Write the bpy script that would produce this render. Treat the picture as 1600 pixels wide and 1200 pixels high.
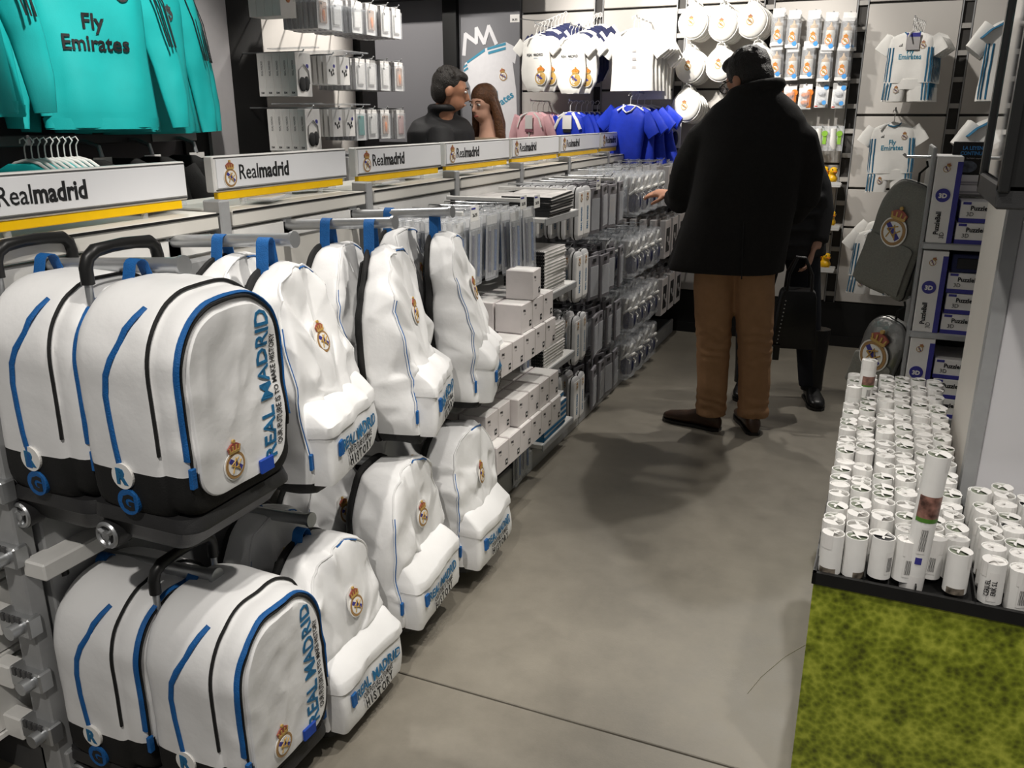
import bpy, bmesh, math, random
from mathutils import Matrix, Vector, Euler, noise
for o in list(bpy.data.objects): bpy.data.objects.remove(o)
S = bpy.context.scene; COL = S.collection
R = math.radians; PI = math.pi
random.seed(7)
# ------------------------------------------------------------------ camera
cd = bpy.data.cameras.new('camera'); cam = bpy.data.objects.new('camera', cd); COL.objects.link(cam)
cd.sensor_fit = 'HORIZONTAL'; cd.sensor_width = 36.0; cd.lens = 36.0 * 1320 / 1600
cd.clip_start = 0.05; cd.clip_end = 60
cam.location = (0, 0, 1.5); cam.rotation_euler = (R(90 - 17.65), 0, R(23.245)); S.camera = cam
# ------------------------------------------------------------------ world, exposure
W = bpy.data.worlds.new('World'); S.world = W; W.use_nodes = True
W.node_tree.nodes['Background'].inputs[0].default_value = (1.0, 0.97, 0.94, 1)
W.node_tree.nodes['Background'].inputs[1].default_value = 0.15
S.view_settings.view_transform = 'Standard'; S.view_settings.look = 'None'
S.view_settings.exposure = 0.0; S.view_settings.gamma = 1.0; S.view_settings.use_curve_mapping = False
def spot(loc, to, power, size=40, blend=0.5, rad=0.05, col=(1, 0.95, 0.88)):
    l = bpy.data.lights.new('track_or_fill_spot', 'SPOT'); l.energy = power; l.spot_size = R(size); l.spot_blend = blend
    l.shadow_soft_size = rad; l.color = col
    o = bpy.data.objects.new('track_or_fill_spot', l); COL.objects.link(o); o.location = loc
    o.rotation_euler = (Vector(to) - Vector(loc)).to_track_quat('-Z', 'Y').to_euler()
# wall washers on the children's wall, plus added floor and grey-wall fills
spot((-2.05, 4.25, 3.1), (-1.6, 6.0, 1.85), 300, 44, .7)
spot((-1.75, 4.3, 3.1), (-0.95, 6.0, 1.9), 300, 42, .7)
spot((-1.0, 4.0, 3.1), (0.05, 6.0, 1.6), 170, 46, .8)
spot((-0.9, 4.7, 3.1), (-0.55, 5.65, 0.0), 60, 42, .5)  # fill added to brighten the floor strip at the wall's foot
spot((-2.9, 4.5, 3.1), (-2.4, 6.0, 1.75), 130, 44, .7)
spot((-3.6, 4.7, 3.1), (-3.3, 6.0, 1.8), 130, 50, .7)  # fill added to lift the dark grey wall and the mural
# gondola and aisle spots, plus an added fill on the couple
spot((-0.25, 1.1, 3.1), (-1.25, 1.35, 0.85), 90, 44, .6)
spot((-0.45, -0.5, 3.1), (-1.35, 1.3, 0.65), 165, 36, .6)
spot((0.15, -0.7, 3.1), (0.25, 1.7, 0.35), 120, 34, .6)
spot((0.1, 2.0, 3.1), (-1.3, 2.0, 0.75), 165, 42, .6)
spot((-0.35, 3.2, 3.1), (-1.55, 3.2, 1.15), 105, 46, .7)
spot((-0.45, 4.5, 3.1), (-1.6, 4.6, 1.2), 105, 46, .7)
spot((-0.75, 5.3, 3.1), (-1.0, 3.2, 0.0), 105, 60, .7, .03)
spot((0.1, 5.3, 3.1), (-0.35, 3.3, 0.0), 135, 55, .7, .03)
spot((-2.4, 2.6, 3.1), (-1.6, 2.5, 1.25), 90, 60, .6)
spot((-2.35, 4.2, 3.1), (-1.62, 4.4, 1.25), 70, 60, .6)
spot((-1.5, 3.7, 3.1), (-2.3, 4.7, 1.55), 70, 30, .6)  # fill added to brighten the faces of the couple behind the signs
# left wall
spot((-1.7, 1.9, 3.1), (-2.95, 2.7, 1.75), 225, 44, .5)
spot((-2.3, 4.9, 3.2), (-2.8, 4.3, 1.9), 400, 38, .6)
# tube stand and pillar
spot((-0.5, 1.3, 3.1), (0.2, 2.2, 0.6), 130, 40, .6)
spot((0.7, 0.8, 3.1), (0.3, 1.9, 0.5), 90, 46, .6)
# ------------------------------------------------------------------ materials
def hexc(h):
    h = h.lstrip('#'); c = [int(h[i:i+2], 16) / 255 for i in (0, 2, 4)]
    return tuple(x / 12.92 if x < .04045 else ((x + .055) / 1.055) ** 2.4 for x in c)
MATS = {}
def mat(name, col, rough=.6, metal=0, var=.06, scale=30, bump=0, bscale=None, spec=.4, coat=0, sheen=0):
    if name in MATS: return MATS[name]
    m = bpy.data.materials.new(name); m.use_nodes = True; nt = m.node_tree; b = nt.nodes['Principled BSDF']
    c = hexc(col) if isinstance(col, str) else col
    tc = nt.nodes.new('ShaderNodeTexCoord'); nz = nt.nodes.new('ShaderNodeTexNoise'); nz.inputs['Scale'].default_value = scale
    nz.inputs['Detail'].default_value = 4; nt.links.new(tc.outputs['Object'], nz.inputs['Vector'])
    rp = nt.nodes.new('ShaderNodeValToRGB')
    rp.color_ramp.elements[0].color = (*[x * (1 - var) for x in c], 1); rp.color_ramp.elements[1].color = (*[min(1, x * (1 + var)) for x in c], 1)
    rp.color_ramp.elements[0].position = .3; rp.color_ramp.elements[1].position = .7
    nt.links.new(nz.outputs['Fac'], rp.inputs['Fac']); nt.links.new(rp.outputs['Color'], b.inputs['Base Color'])
    b.inputs['Roughness'].default_value = rough; b.inputs['Metallic'].default_value = metal
    b.inputs['Specular IOR Level'].default_value = spec; b.inputs['Coat Weight'].default_value = coat; b.inputs['Sheen Weight'].default_value = sheen
    if bump:
        n2 = nt.nodes.new('ShaderNodeTexNoise'); n2.inputs['Scale'].default_value = bscale or scale * 3; n2.inputs['Detail'].default_value = 5
        nt.links.new(tc.outputs['Object'], n2.inputs['Vector'])
        bp = nt.nodes.new('ShaderNodeBump'); bp.inputs['Strength'].default_value = bump; bp.inputs['Distance'].default_value = .01
        nt.links.new(n2.outputs['Fac'], bp.inputs['Height']); nt.links.new(bp.outputs['Normal'], b.inputs['Normal'])
    MATS[name] = m; return m
def clear(name, col=(.9, .92, .95), a=.22, rough=.12):
    m = bpy.data.materials.new(name); m.use_nodes = True; nt = m.node_tree; nt.nodes.clear()
    out = nt.nodes.new('ShaderNodeOutputMaterial'); mx = nt.nodes.new('ShaderNodeMixShader')
    tr = nt.nodes.new('ShaderNodeBsdfTransparent'); tr.inputs[0].default_value = (.93, .94, .95, 1)
    b = nt.nodes.new('ShaderNodeBsdfPrincipled'); b.inputs['Base Color'].default_value = (*col, 1); b.inputs['Roughness'].default_value = rough
    nz = nt.nodes.new('ShaderNodeTexNoise'); nz.inputs['Scale'].default_value = 14
    mr = nt.nodes.new('ShaderNodeMapRange'); mr.inputs[3].default_value = a * .6; mr.inputs[4].default_value = a * 1.5
    nt.links.new(nz.outputs['Fac'], mr.inputs[0]); nt.links.new(mr.outputs[0], mx.inputs[0])
    nt.links.new(tr.outputs[0], mx.inputs[1]); nt.links.new(b.outputs[0], mx.inputs[2]); nt.links.new(mx.outputs[0], out.inputs[0])
    return m
M_white = mat('white_coated_cloth', '#e6e6e6', .5, var=.03, scale=8, bump=.08, bscale=60)
M_greyw = mat('pale_grey_cloth', '#c6c6c8', .6, var=.04, bump=.05, bscale=80)
M_black = mat('black_cloth', '#121212', .75, var=.2, bump=.15, bscale=300)
M_blackp = mat('black_plastic', '#191919', .38, var=.1)
M_dgrey = mat('charcoal_plastic', '#2b2b2c', .45, var=.1, bump=.1, bscale=400)
M_blue = mat('blue_webbing', '#115a9c', .6, var=.1, scale=60, bump=.3, bscale=350)
M_blued = mat('print_blue', '#1f6590', .6, var=.18, scale=160)
M_ink = mat('print_black', '#1b1c1e', .6, var=.2, scale=160)
M_steel = mat('brushed_grey_metal', '#b2b4b6', .35, .75, var=.06)
M_grey = mat('grey_painted_metal', '#9b9c9d', .45, .1, var=.05)
M_dkgrey = mat('dark_painted_metal', '#4a4a4b', .5, .1, var=.06)
M_wpaint = mat('white_painted_metal', '#dcdbd8', .4, var=.03)
M_cream = mat('cream_panel', '#cfccc5', .55, var=.03, scale=4)
M_signf = mat('sign_face', '#e6e7ea', .3, var=.015, scale=3)
M_yellow = mat('yellow_strip', '#f2c200', .4, var=.03)
M_gold = mat('crest_gold', '#a27f52', .5, var=.1)
M_goldy = mat('crest_yellow', '#bd9a55', .5, var=.1)
M_cwhite = mat('crest_white', '#e8e6e2', .5, var=.02)
M_purple = mat('crest_purple', '#3b3a8c', .5, var=.1)
M_red = mat('crest_red', '#9c5347', .5, var=.1)
M_teal = mat('turquoise_cloth', '#16b4b4', .62, var=.05, scale=10, bump=.06, bscale=200)
M_navy = mat('navy_cloth', '#20264c', .75, var=.1, bump=.1, bscale=200)
M_royal = mat('royal_blue_cloth', '#1434b8', .65, var=.08, bump=.1, bscale=200)
M_pink = mat('pink_cloth', '#efbcc2', .75, var=.04, bump=.1, bscale=200)
M_cotton = mat('white_cotton', '#ebe9e4', .8, var=.02, bump=.08, bscale=200)
M_stripe = mat('teal_blue_stripe', '#2a6a8c', .65, var=.08)
M_card = mat('white_card', '#e3e1de', .5, var=.02)
M_cardg = mat('grey_card', '#a9a6a6', .55, var=.04)
M_cardp = mat('pinkish_card', '#d8d2d1', .5, var=.03)
M_paper = mat('white_paper', '#e9e8e5', .45, var=.03)
M_clear = clear('clear_plastic')
M_skin = mat('skin', '#b98468', .5, var=.06, scale=20)
M_skinl = mat('fair_skin', '#d3a48d', .5, var=.05, scale=20)
M_hairk = mat('dark_hair', '#17110e', .5, var=.3, scale=120, bump=.6, bscale=160)
M_hairb = mat('brown_hair', '#5b3a22', .42, var=.35, scale=60, bump=.6, bscale=120)
M_coat = mat('black_wool_coat', '#12100f', .9, var=.2, scale=80, bump=.2, bscale=300)
M_jkt = mat('charcoal_jacket', '#1b1b1d', .7, var=.1, bump=.1, bscale=150)
M_khaki = mat('khaki_trousers', '#997453', .85, var=.06, scale=30, bump=.15, bscale=250)
M_jean = mat('dark_jeans', '#14171f', .85, var=.15, bump=.1, bscale=250)
M_shoe = mat('brown_leather', '#3d2a1e', .4, var=.12)
M_bleath = mat('black_leather', '#0c0c0d', .35, var=.1, bump=.1, bscale=120)
M_orange = mat('orange_print', '#d87a22', .5, var=.08)
M_sky = mat('sky_blue_print', '#4a96d8', .5, var=.06)
M_green = mat('green_print', '#86b83c', .5, var=.1)
M_duck = mat('yellow_rubber', '#e8b416', .35, var=.04)
M_foil = mat('silver_foil', '#8d8d8b', .3, .6, var=.15, scale=12, bump=.4, bscale=30)
M_mesh = mat('grey_mesh_cloth', '#77766f', .7, var=.12, scale=200)
# ------------------------------------------------------------------ mesh helpers
class MB:
    def __init__(s): s.v = []; s.f = []; s.m = []; s.M = Matrix()
    def add(s, vs, fs, m=0, M=None):
        k = len(s.v); T = s.M @ M if M else s.M
        s.v += [T @ Vector(p) for p in vs]; s.f += [[i + k for i in f] for f in fs]; s.m += [m] * len(fs); return s
    def box(s, x0, x1, y0, y1, z0, z1, m=0, M=None):
        v = [(x, y, z) for z in (z0, z1) for y in (y0, y1) for x in (x0, x1)]
        return s.add(v, [(0, 2, 3, 1), (4, 5, 7, 6), (0, 1, 5, 4), (2, 6, 7, 3), (0, 4, 6, 2), (1, 3, 7, 5)], m, M)
    def cbox(s, x0, x1, y0, y1, z0, z1, c=.004, m=0, M=None):     # chamfered box
        b = bmesh.new(); bmesh.ops.create_cube(b, size=1)
        for q in b.verts: q.co = Vector(((x0 + x1) / 2 + q.co.x * (x1 - x0), (y0 + y1) / 2 + q.co.y * (y1 - y0), (z0 + z1) / 2 + q.co.z * (z1 - z0)))
        bmesh.ops.bevel(b, geom=b.edges[:], offset=c, segments=1, affect='EDGES')
        b.verts.index_update(); s.add([q.co.copy() for q in b.verts], [[q.index for q in f.verts] for f in b.faces], m, M); b.free(); return s
    def loft(s, rings, m=0, c0=True, c1=True, M=None):
        n = len(rings[0]); vs = [p for r in rings for p in r]; fs = []
        for i in range(len(rings) - 1):
            for j in range(n):
                a = i * n + j; b = i * n + (j + 1) % n; fs.append((a, b, b + n, a + n))
        if c0: fs.append(tuple(range(n - 1, -1, -1)))
        if c1: fs.append(tuple(range((len(rings) - 1) * n, len(rings) * n)))
        return s.add(vs, fs, m, M)
    def cyl(s, a, b, r0, r1=None, n=14, m=0, caps=True, M=None):
        a = Vector(a); b = Vector(b); d = (b - a).normalized(); u = d.orthogonal().normalized(); w = d.cross(u); r1 = r0 if r1 is None else r1
        rg = [[p + (u * math.cos(2 * PI * k / n) + w * math.sin(2 * PI * k / n)) * r for k in range(n)] for p, r in ((a, r0), (b, r1))]
        return s.loft(rg, m, caps, caps, M)
    def tube(s, pts, r, n=8, m=0, closed=False, flat=1.0, up=None, M=None):
        pts = [Vector(p) for p in pts]; N = len(pts); rg = []; pu = None
        for i, p in enumerate(pts):
            t = (pts[(i + 1) % N] - pts[i - 1]) if closed else (pts[min(i + 1, N - 1)] - pts[max(i - 1, 0)])
            t.normalize()
            if up: u = Vector(up) - t * t.dot(Vector(up))
            elif pu is None: u = t.orthogonal()
            else: u = pu - t * t.dot(pu)
            if u.length < 1e-6: u = t.orthogonal()
            u.normalize(); pu = u; w = t.cross(u); rr = r[i] if isinstance(r, (list, tuple)) else r
            rg.append([p + u * math.cos(2 * PI * k / n) * rr + w * math.sin(2 * PI * k / n) * rr * flat for k in range(n)])
        if closed: rg.append(rg[0])
        return s.loft(rg, m, not closed, not closed, M)
    def strap(s, pts, w, t, side, m=0, M=None):         # flat band, width along `side`
        pts = [Vector(p) for p in pts]; sd = Vector(side).normalized(); rg = []
        for i, p in enumerate(pts):
            d = pts[min(i + 1, len(pts) - 1)] - pts[max(i - 1, 0)]; n = d.cross(sd).normalized()
            rg.append([p + sd * w / 2 + n * t / 2, p - sd * w / 2 + n * t / 2, p - sd * w / 2 - n * t / 2, p + sd * w / 2 - n * t / 2])
        return s.loft(rg, m, True, True, M)
    def prism(s, o2, t, m=0, M=None):                  # outline in local xy, thickness 0..t along z
        n = len(o2); vs = [(a, b, 0) for a, b in o2] + [(a, b, t) for a, b in o2]
        fs = [tuple(range(n - 1, -1, -1)), tuple(range(n, 2 * n))] + [(i, (i + 1) % n, (i + 1) % n + n, i + n) for i in range(n)]
        return s.add(vs, fs, m, M)
    def ell(s, c, r, m=0, nu=16, nv=10, M=None):
        rg = [[(c[0] + r[0] * math.sin(PI * i / nv) * math.cos(2 * PI * k / nu), c[1] + r[1] * math.sin(PI * i / nv) * math.sin(2 * PI * k / nu), c[2] - r[2] * math.cos(PI * i / nv)) for k in range(nu)] for i in range(1, nv)]
        return s.loft(rg, m, True, True, M)
    def mesh(s, me, m=0, M=None): return s.add([q.co.copy() for q in me.vertices], [list(p.vertices) for p in me.polygons], m, M)
    def data(s, name, mats, smooth=True, warp=None, ang=40):
        me = bpy.data.meshes.new(name); v = [warp(Vector(p)) for p in s.v] if warp else s.v
        me.from_pydata([tuple(p) for p in v], [], s.f)
        for q in (mats if isinstance(mats, (list, tuple)) else [mats]): me.materials.append(q)
        me.polygons.foreach_set('material_index', s.m)
        if smooth:
            me.polygons.foreach_set('use_smooth', [True] * len(s.f)); me.set_sharp_from_angle(angle=R(ang))
        me.update(); return me
    def build(s, name, mats, parent=None, smooth=True, warp=None, ang=40): return link(name, s.data(name, mats, smooth, warp, ang), parent)
def link(name, data, parent=None, loc=None, rz=None):
    o = bpy.data.objects.new(name, data); COL.objects.link(o)
    if parent: o.parent = parent
    if loc: o.location = loc
    if rz is not None: o.rotation_euler = (0, 0, rz)
    return o
def tag(o, label=None, cat=None, group=None, kind=None):
    for k, v in (('label', label), ('category', cat), ('group', group), ('kind', kind)):
        if v: o[k] = v
    return o
def empty(name, loc=(0, 0, 0), rz=0, label=None, cat=None, group=None):
    o = bpy.data.objects.new(name, None); COL.objects.link(o); o.location = loc; o.rotation_euler = (0, 0, rz); o.empty_display_size = .05
    return tag(o, label, cat, group)
KIDS = {}
def copy_tree(o, parent=None, loc=None, rot=None, label=None, group=None):
    c = o.copy(); COL.objects.link(c)
    if parent: c.parent = parent
    if loc is not None: c.location = loc
    if rot is not None: c.rotation_euler = rot
    if label: c['label'] = label
    if group: c['group'] = group
    for ch in [x for x in ALLKIDS(o)]: copy_tree(ch, c)
    return c
def ALLKIDS(o):
    if o.name not in KIDS: KIDS[o.name] = list(o.children)
    return KIDS[o.name]
FR = Matrix.Rotation(PI / 2, 4, 'X')                    # local xy plane stood upright, normal to -y
def front(x, y, z, s=1, roll=0): return Matrix.Translation((x, y, z)) @ FR @ Matrix.Rotation(roll, 4, 'Z') @ Matrix.Scale(s, 4)
def leftside(x, y, z, s=1, roll=0): return Matrix.Translation((x, y, z)) @ Matrix.Rotation(-PI / 2, 4, 'Z') @ FR @ Matrix.Rotation(roll, 4, 'Z') @ Matrix.Scale(s, 4)
TX = {}
def text(body, bold=0.0, sx=1.0, depth=.01, res=2):     # unit-height mesh lettering, centred on x, baseline 0
    k = (body, bold, sx, depth, res)
    if k in TX: return TX[k]
    cu = bpy.data.curves.new('t', 'FONT'); cu.body = body; cu.size = 1; cu.align_x = 'CENTER'; cu.offset = bold; cu.extrude = depth; cu.resolution_u = res
    o = bpy.data.objects.new('t', cu); COL.objects.link(o); bpy.context.view_layer.update()
    me = bpy.data.meshes.new_from_object(o.evaluated_get(bpy.context.evaluated_depsgraph_get()))
    bpy.data.objects.remove(o); xs = [v.co.x for v in me.vertices]; mid = (min(xs) + max(xs)) / 2
    for v in me.vertices: v.co.x = (v.co.x - mid) * sx
    me['w'] = (max(xs) - min(xs)) * sx; TX[k] = me; return me
CRM = [M_gold, M_cwhite, M_purple, M_red, M_goldy]
def crest(mb, M, off=0, flat=False):                    # club crest about 1 unit tall; off = material offset
    o = off; e = lambda rx, ry, cy, n=24: [(rx * math.cos(2 * PI * k / n), cy + ry * math.sin(2 * PI * k / n)) for k in range(n)]
    mb.prism(e(.40, .40, -.16), .02, o + 1, M); mb.prism(e(.36, .36, -.16), .035, o, M); mb.prism(e(.28, .28, -.16), .045, o + 1, M)
    mb.prism([(-.25, -.02), (-.17, .07), (.25, -.25), (.16, -.36)], .055, o + 2, M)
    for pts in ([(-.14, -.34), (0, .04), (.13, -.34)], [(-.18, -.12), (.02, -.22), (.2, -.06)], [(.1, .03), (-.16, -.1), (.12, -.3)]):
        mb.tube([(a, b, .06) for a, b in pts], .02, 5, o + 4, M=M)
    mb.prism([(-.2, .2), (.2, .2), (.24, .34), (.12, .42), (0, .46), (-.12, .42), (-.24, .34)], .04, o + 3, M)
    mb.prism([(-.19, .18), (.19, .18), (.21, .25), (-.21, .25)], .055, o + 4, M)
    for a in (-.17, -.06, .06, .17): mb.prism([(a - .02, .25), (a + .02, .25), (a * 1.15 + .02, .40 - abs(a) * .3), (a * 1.15 - .02, .40 - abs(a) * .3)], .055, o + 4, M)
    mb.prism(e(.05, .05, .49, 10), .05, o + 4, M); return mb
def remesh(name, mb, mat_, parent, vox=.012, sm=6, mats=None):
    o = mb.build(name, mat_, parent); r = o.modifiers.new('r', 'REMESH'); r.mode = 'VOXEL'; r.voxel_size = vox; r.use_smooth_shade = True
    if sm: q = o.modifiers.new('s', 'SMOOTH'); q.iterations = sm; q.factor = .5
    bpy.context.view_layer.update()
    me = bpy.data.meshes.new_from_object(o.evaluated_get(bpy.context.evaluated_depsgraph_get()))
    o.modifiers.clear(); old = o.data; o.data = me; bpy.data.meshes.remove(old); me.name = name
    if not me.materials: me.materials.append(mat_)
    me.polygons.foreach_set('use_smooth', [True] * len(me.polygons)); return o
def limb(mb, pts, n=14, m=0, flat=1.0, up=None): return mb.tube([p[:3] for p in pts], [p[3] for p in pts], n, m, flat=flat, up=up)
# ================================================================== SETTING
def concrete():
    m = bpy.data.materials.new('concrete_floor'); m.use_nodes = True; nt = m.node_tree; b = nt.nodes['Principled BSDF']; L = nt.links.new
    tc = nt.nodes.new('ShaderNodeTexCoord')
    def nz(s, d, r=.6):
        n = nt.nodes.new('ShaderNodeTexNoise'); n.inputs['Scale'].default_value = s; n.inputs['Detail'].default_value = d; n.inputs['Roughness'].default_value = r
        L(tc.outputs['Object'], n.inputs['Vector']); return n
    a = nz(1.3, 5); c = nz(9, 8, .7); d = nz(160, 3)
    mx = nt.nodes.new('ShaderNodeMix'); mx.data_type = 'FLOAT'; mx.inputs[0].default_value = .4; L(a.outputs['Fac'], mx.inputs[2]); L(c.outputs['Fac'], mx.inputs[3])
    rp = nt.nodes.new('ShaderNodeValToRGB'); e = rp.color_ramp.elements
    e[0].position = .33; e[0].color = (*hexc('#6f6a60'), 1); e[1].position = .68; e[1].color = (*hexc('#8d877b'), 1)
    L(mx.outputs[0], rp.inputs['Fac']); L(rp.outputs['Color'], b.inputs['Base Color'])
    mr = nt.nodes.new('ShaderNodeMapRange'); mr.inputs[3].default_value = .34; mr.inputs[4].default_value = .6; L(c.outputs['Fac'], mr.inputs[0]); L(mr.outputs[0], b.inputs['Roughness'])
    bp = nt.nodes.new('ShaderNodeBump'); bp.inputs['Strength'].default_value = .05; bp.inputs['Distance'].default_value = .01; L(d.outputs['Fac'], bp.inputs['Height']); L(bp.outputs['Normal'], b.inputs['Normal'])
    return m
M_conc = concrete()
M_joint = mat('dark_floor_joint', '#3a3833', .8)
def struct(name, mb, m, parent=None, smooth=False):
    o = mb.build(name, m, parent, smooth); 
    if not parent: o['kind'] = 'structure'
    return o
fl = struct('floor', MB().box(-6, 3, -2, 8.5, -.1, -.006), M_joint)
for y0, y1 in ((-2, 1.7345), (1.7405, 8.5)): MB().cbox(-6, 3, y0, y1, -.05, 0, .002).build('slab', M_conc, fl, False)
sc = MB().tube([(-.175, 2.03, .0004), (-.15, 2.12, .0004), (-.10, 2.24, .0004), (-.03, 2.36, .0004), (.02, 2.42, .0004)], .0016, 5, flat=.3, up=(0, 0, 1)); sc.build('scratch', mat('pale_scratch', '#b9b4a8', .7), fl)
# ---- back wall: panels with recessed joints between slotted uprights
M_wall = mat('pale_wall_panel', '#bdb9b4', .55, var=.02, scale=3)
M_slot = mat('dark_slot', '#3c3a38', .7)
M_slat = mat('grey_slat', '#a3a09c', .5)
M_plinth = mat('black_plinth', '#0f0f0f', .6)
wb = struct('wall_back', MB().box(-2.5, 1.6, 6.02, 6.1, .3, 2.75), M_slot)
UP = [-1.93, -1.36, -.80, -.245, .335, .90, 1.47]
xs = [-2.5] + UP
for i in range(len(xs) - 1):
    a = xs[i] + (.0 if i == 0 else .035); b = xs[i + 1] - .035
    zz = [.30, .75, 1.2, 1.665, 2.185, 2.75] if i < 4 else [.30, .80, 1.05, 1.5, 2.15, 2.75]
    for k in range(len(zz) - 1): MB().cbox(a, b, 6.0, 6.025, zz[k] + .007, zz[k + 1] - .007, .003).build('wall_panel', M_wall, wb, False)
for x in UP:
    MB().box(x - .033, x - .027, 5.995, 6.02, .3, 2.75).box(x + .027, x + .033, 5.995, 6.02, .3, 2.75).build('upright', M_grey, wb, False)
    for k in range(16): MB().box(x - .026, x + .026, 6.002, 6.022, .34 + k * .15, .34 + k * .15 + .028).build('slat', M_slat, wb, False)
struct('baseboard_back', MB().box(-2.5, 1.6, 6.0, 6.1, 0, .3).box(-2.5, 1.6, 5.985, 6.0, .0, .07), M_plinth)
# ---- grey wall, dark posts and mural board left of it
M_gwall = mat('grey_wall', '#8b8a8e', .6, var=.03, scale=2)
struct('wall_far', MB().box(-6, -3.05, 6.0, 6.1, 1.30, 3.0).box(-6, -3.05, 6.0, 6.1, 0, 1.26), M_gwall)
struct('trim_1', MB().box(-6, -3.1, 5.98, 6.0, 1.26, 1.30), M_plinth)
struct('trim_2', MB().box(-3.10, -2.99, 5.93, 6.1, 0, 2.9), M_plinth)
struct('trim_3', MB().box(-3.75, -2.4, 5.80, 5.93, 2.30, 2.5), M_plinth)
mu = MB().box(-2.985, -2.505, 5.97, 6.02, .3, 2.75).build('mural_board', mat('mural_grey', '#77777b', .5, var=.05, scale=3), None, False)
tag(mu, 'grey wall mural with a white crown and a big printed football shirt', 'mural')
def onwall(pts, y): return [(a, b) for a, b in pts]
WY = Matrix.Translation((0, 5.97, 0)) @ FR
def poly(pts, t, m, name):
    return MB().prism(pts, t, 0, WY).build(name, m, mu, False)
M_mw = mat('mural_white', '#d6d5d8', .5, var=.03); M_mt = mat('mural_teal', '#3f8aa6', .5, var=.05)
jer = poly([(-2.87, 1.30), (-2.51, 1.30), (-2.517, 1.343), (-2.531, 1.677), (-2.56, 1.867), (-2.54, 1.851), (-2.522, 1.957), (-2.612, 2.0), (-2.777, 1.962), (-2.94, 1.865), (-2.954, 1.81), (-2.90, 1.70)], .002, M_mw, 'printed_shirt')
for q in ([(-2.758, 1.950), (-2.758, 1.966), (-2.612, 1.998), (-2.612, 1.980)], [(-2.750, 1.920), (-2.752, 1.938), (-2.612, 1.968), (-2.612, 1.950)], [(-2.92, 1.862), (-2.925, 1.876), (-2.777, 1.962), (-2.777, 1.942)], [(-2.952, 1.83), (-2.954, 1.842), (-2.925, 1.86), (-2.92, 1.848)], [(-2.948, 1.805), (-2.951, 1.818), (-2.92, 1.838), (-2.912, 1.826)]):
    poly(q, .004, M_mt, 'collar_stripe')
cw = [(-2.948, 1.925), (-2.933, 2.061), (-2.847, 2.004), (-2.843, 2.098), (-2.783, 1.999), (-2.744, 2.108), (-2.688, 1.994)]
c = MB()
for i_, (a, b) in enumerate(zip(cw, cw[1:])):
    d = (Vector(b) - Vector(a)); n = Vector((-d.y, d.x)).normalized() * .014; e = d.normalized() * .008
    c.prism([tuple(Vector(a) - n - e), tuple(Vector(b) - n + e), tuple(Vector(b) + n + e), tuple(Vector(a) + n - e)], .0015 + .0006 * i_, 0, WY)
c.build('printed_crown', M_mw, mu, False)
crest(MB(), WY @ Matrix.Translation((-2.634, 1.782, .002)) @ Matrix.Rotation(.2, 4, 'Z') @ Matrix.Scale(.085, 4)).build('crest', CRM, mu, False)
MB().mesh(text('Fly', .02), 0, WY @ Matrix.Translation((-2.695, 1.62, .003)) @ Matrix.Rotation(R(33), 4, 'Z') @ Matrix.Scale(.075, 4)).build('lettering', M_mt, mu, False)
MB().mesh(text('Emirates', .025), 0, WY @ Matrix.Translation((-2.652, 1.565, .003)) @ Matrix.Rotation(R(31), 4, 'Z') @ Matrix.Scale(.072, 4)).build('lettering', M_mt, mu, False)
# ---- left wall of the shop with black bands and a white post
M_lw = mat('dark_grey_wall', '#4b474a', .6, var=.05, scale=3)
struct('wall_left', MB().box(-3.3, -3.12, .3, 3.25, 0, 3.0), M_lw)
struct('trim_4', MB().box(-3.3, -3.10, 3.25, 3.41, 0, 3.0), M_plinth)
struct('trim_5', MB().box(-3.3, -3.08, 3.41, 3.60, 0, 3.0), mat('pale_grey_post', '#b1aeb0', .5, var=.02))
struct('trim_6', MB().box(-3.3, -3.10, 3.60, 3.88, 0, 3.0), M_plinth)
struct('trim_7', MB().box(-3.3, -3.06, 4.76, 4.93, 0, 3.0), M_plinth)
wa = struct('wall_accessories', MB().box(-3.3, -3.13, 3.88, 4.76, 0, 3.0), M_slot)
for k in range(7): MB().cbox(-3.13, -3.105, 3.89, 4.75, .6 + k * .3 + .006, .9 + k * .3 - .006, .003).build('wall_panel', M_wall, wa, False)
# ---- right pillar, grey corner strip
pil = struct('wall_pillar', MB().box(.269, .9, 2.2, 2.68, 0, 3.0), mat('warm_white_pillar', '#c9c4bd', .5, var=.02, scale=3))
struct('trim_8', MB().box(.262, .292, 2.185, 2.23, 0, 3.0), M_grey)
struct('trim_9', MB().cbox(.292, .9, 2.19, 2.2, 0, 3.0, .003), mat('white_wall_board', '#d0cfd2', .45, var=.015, scale=3))
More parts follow.
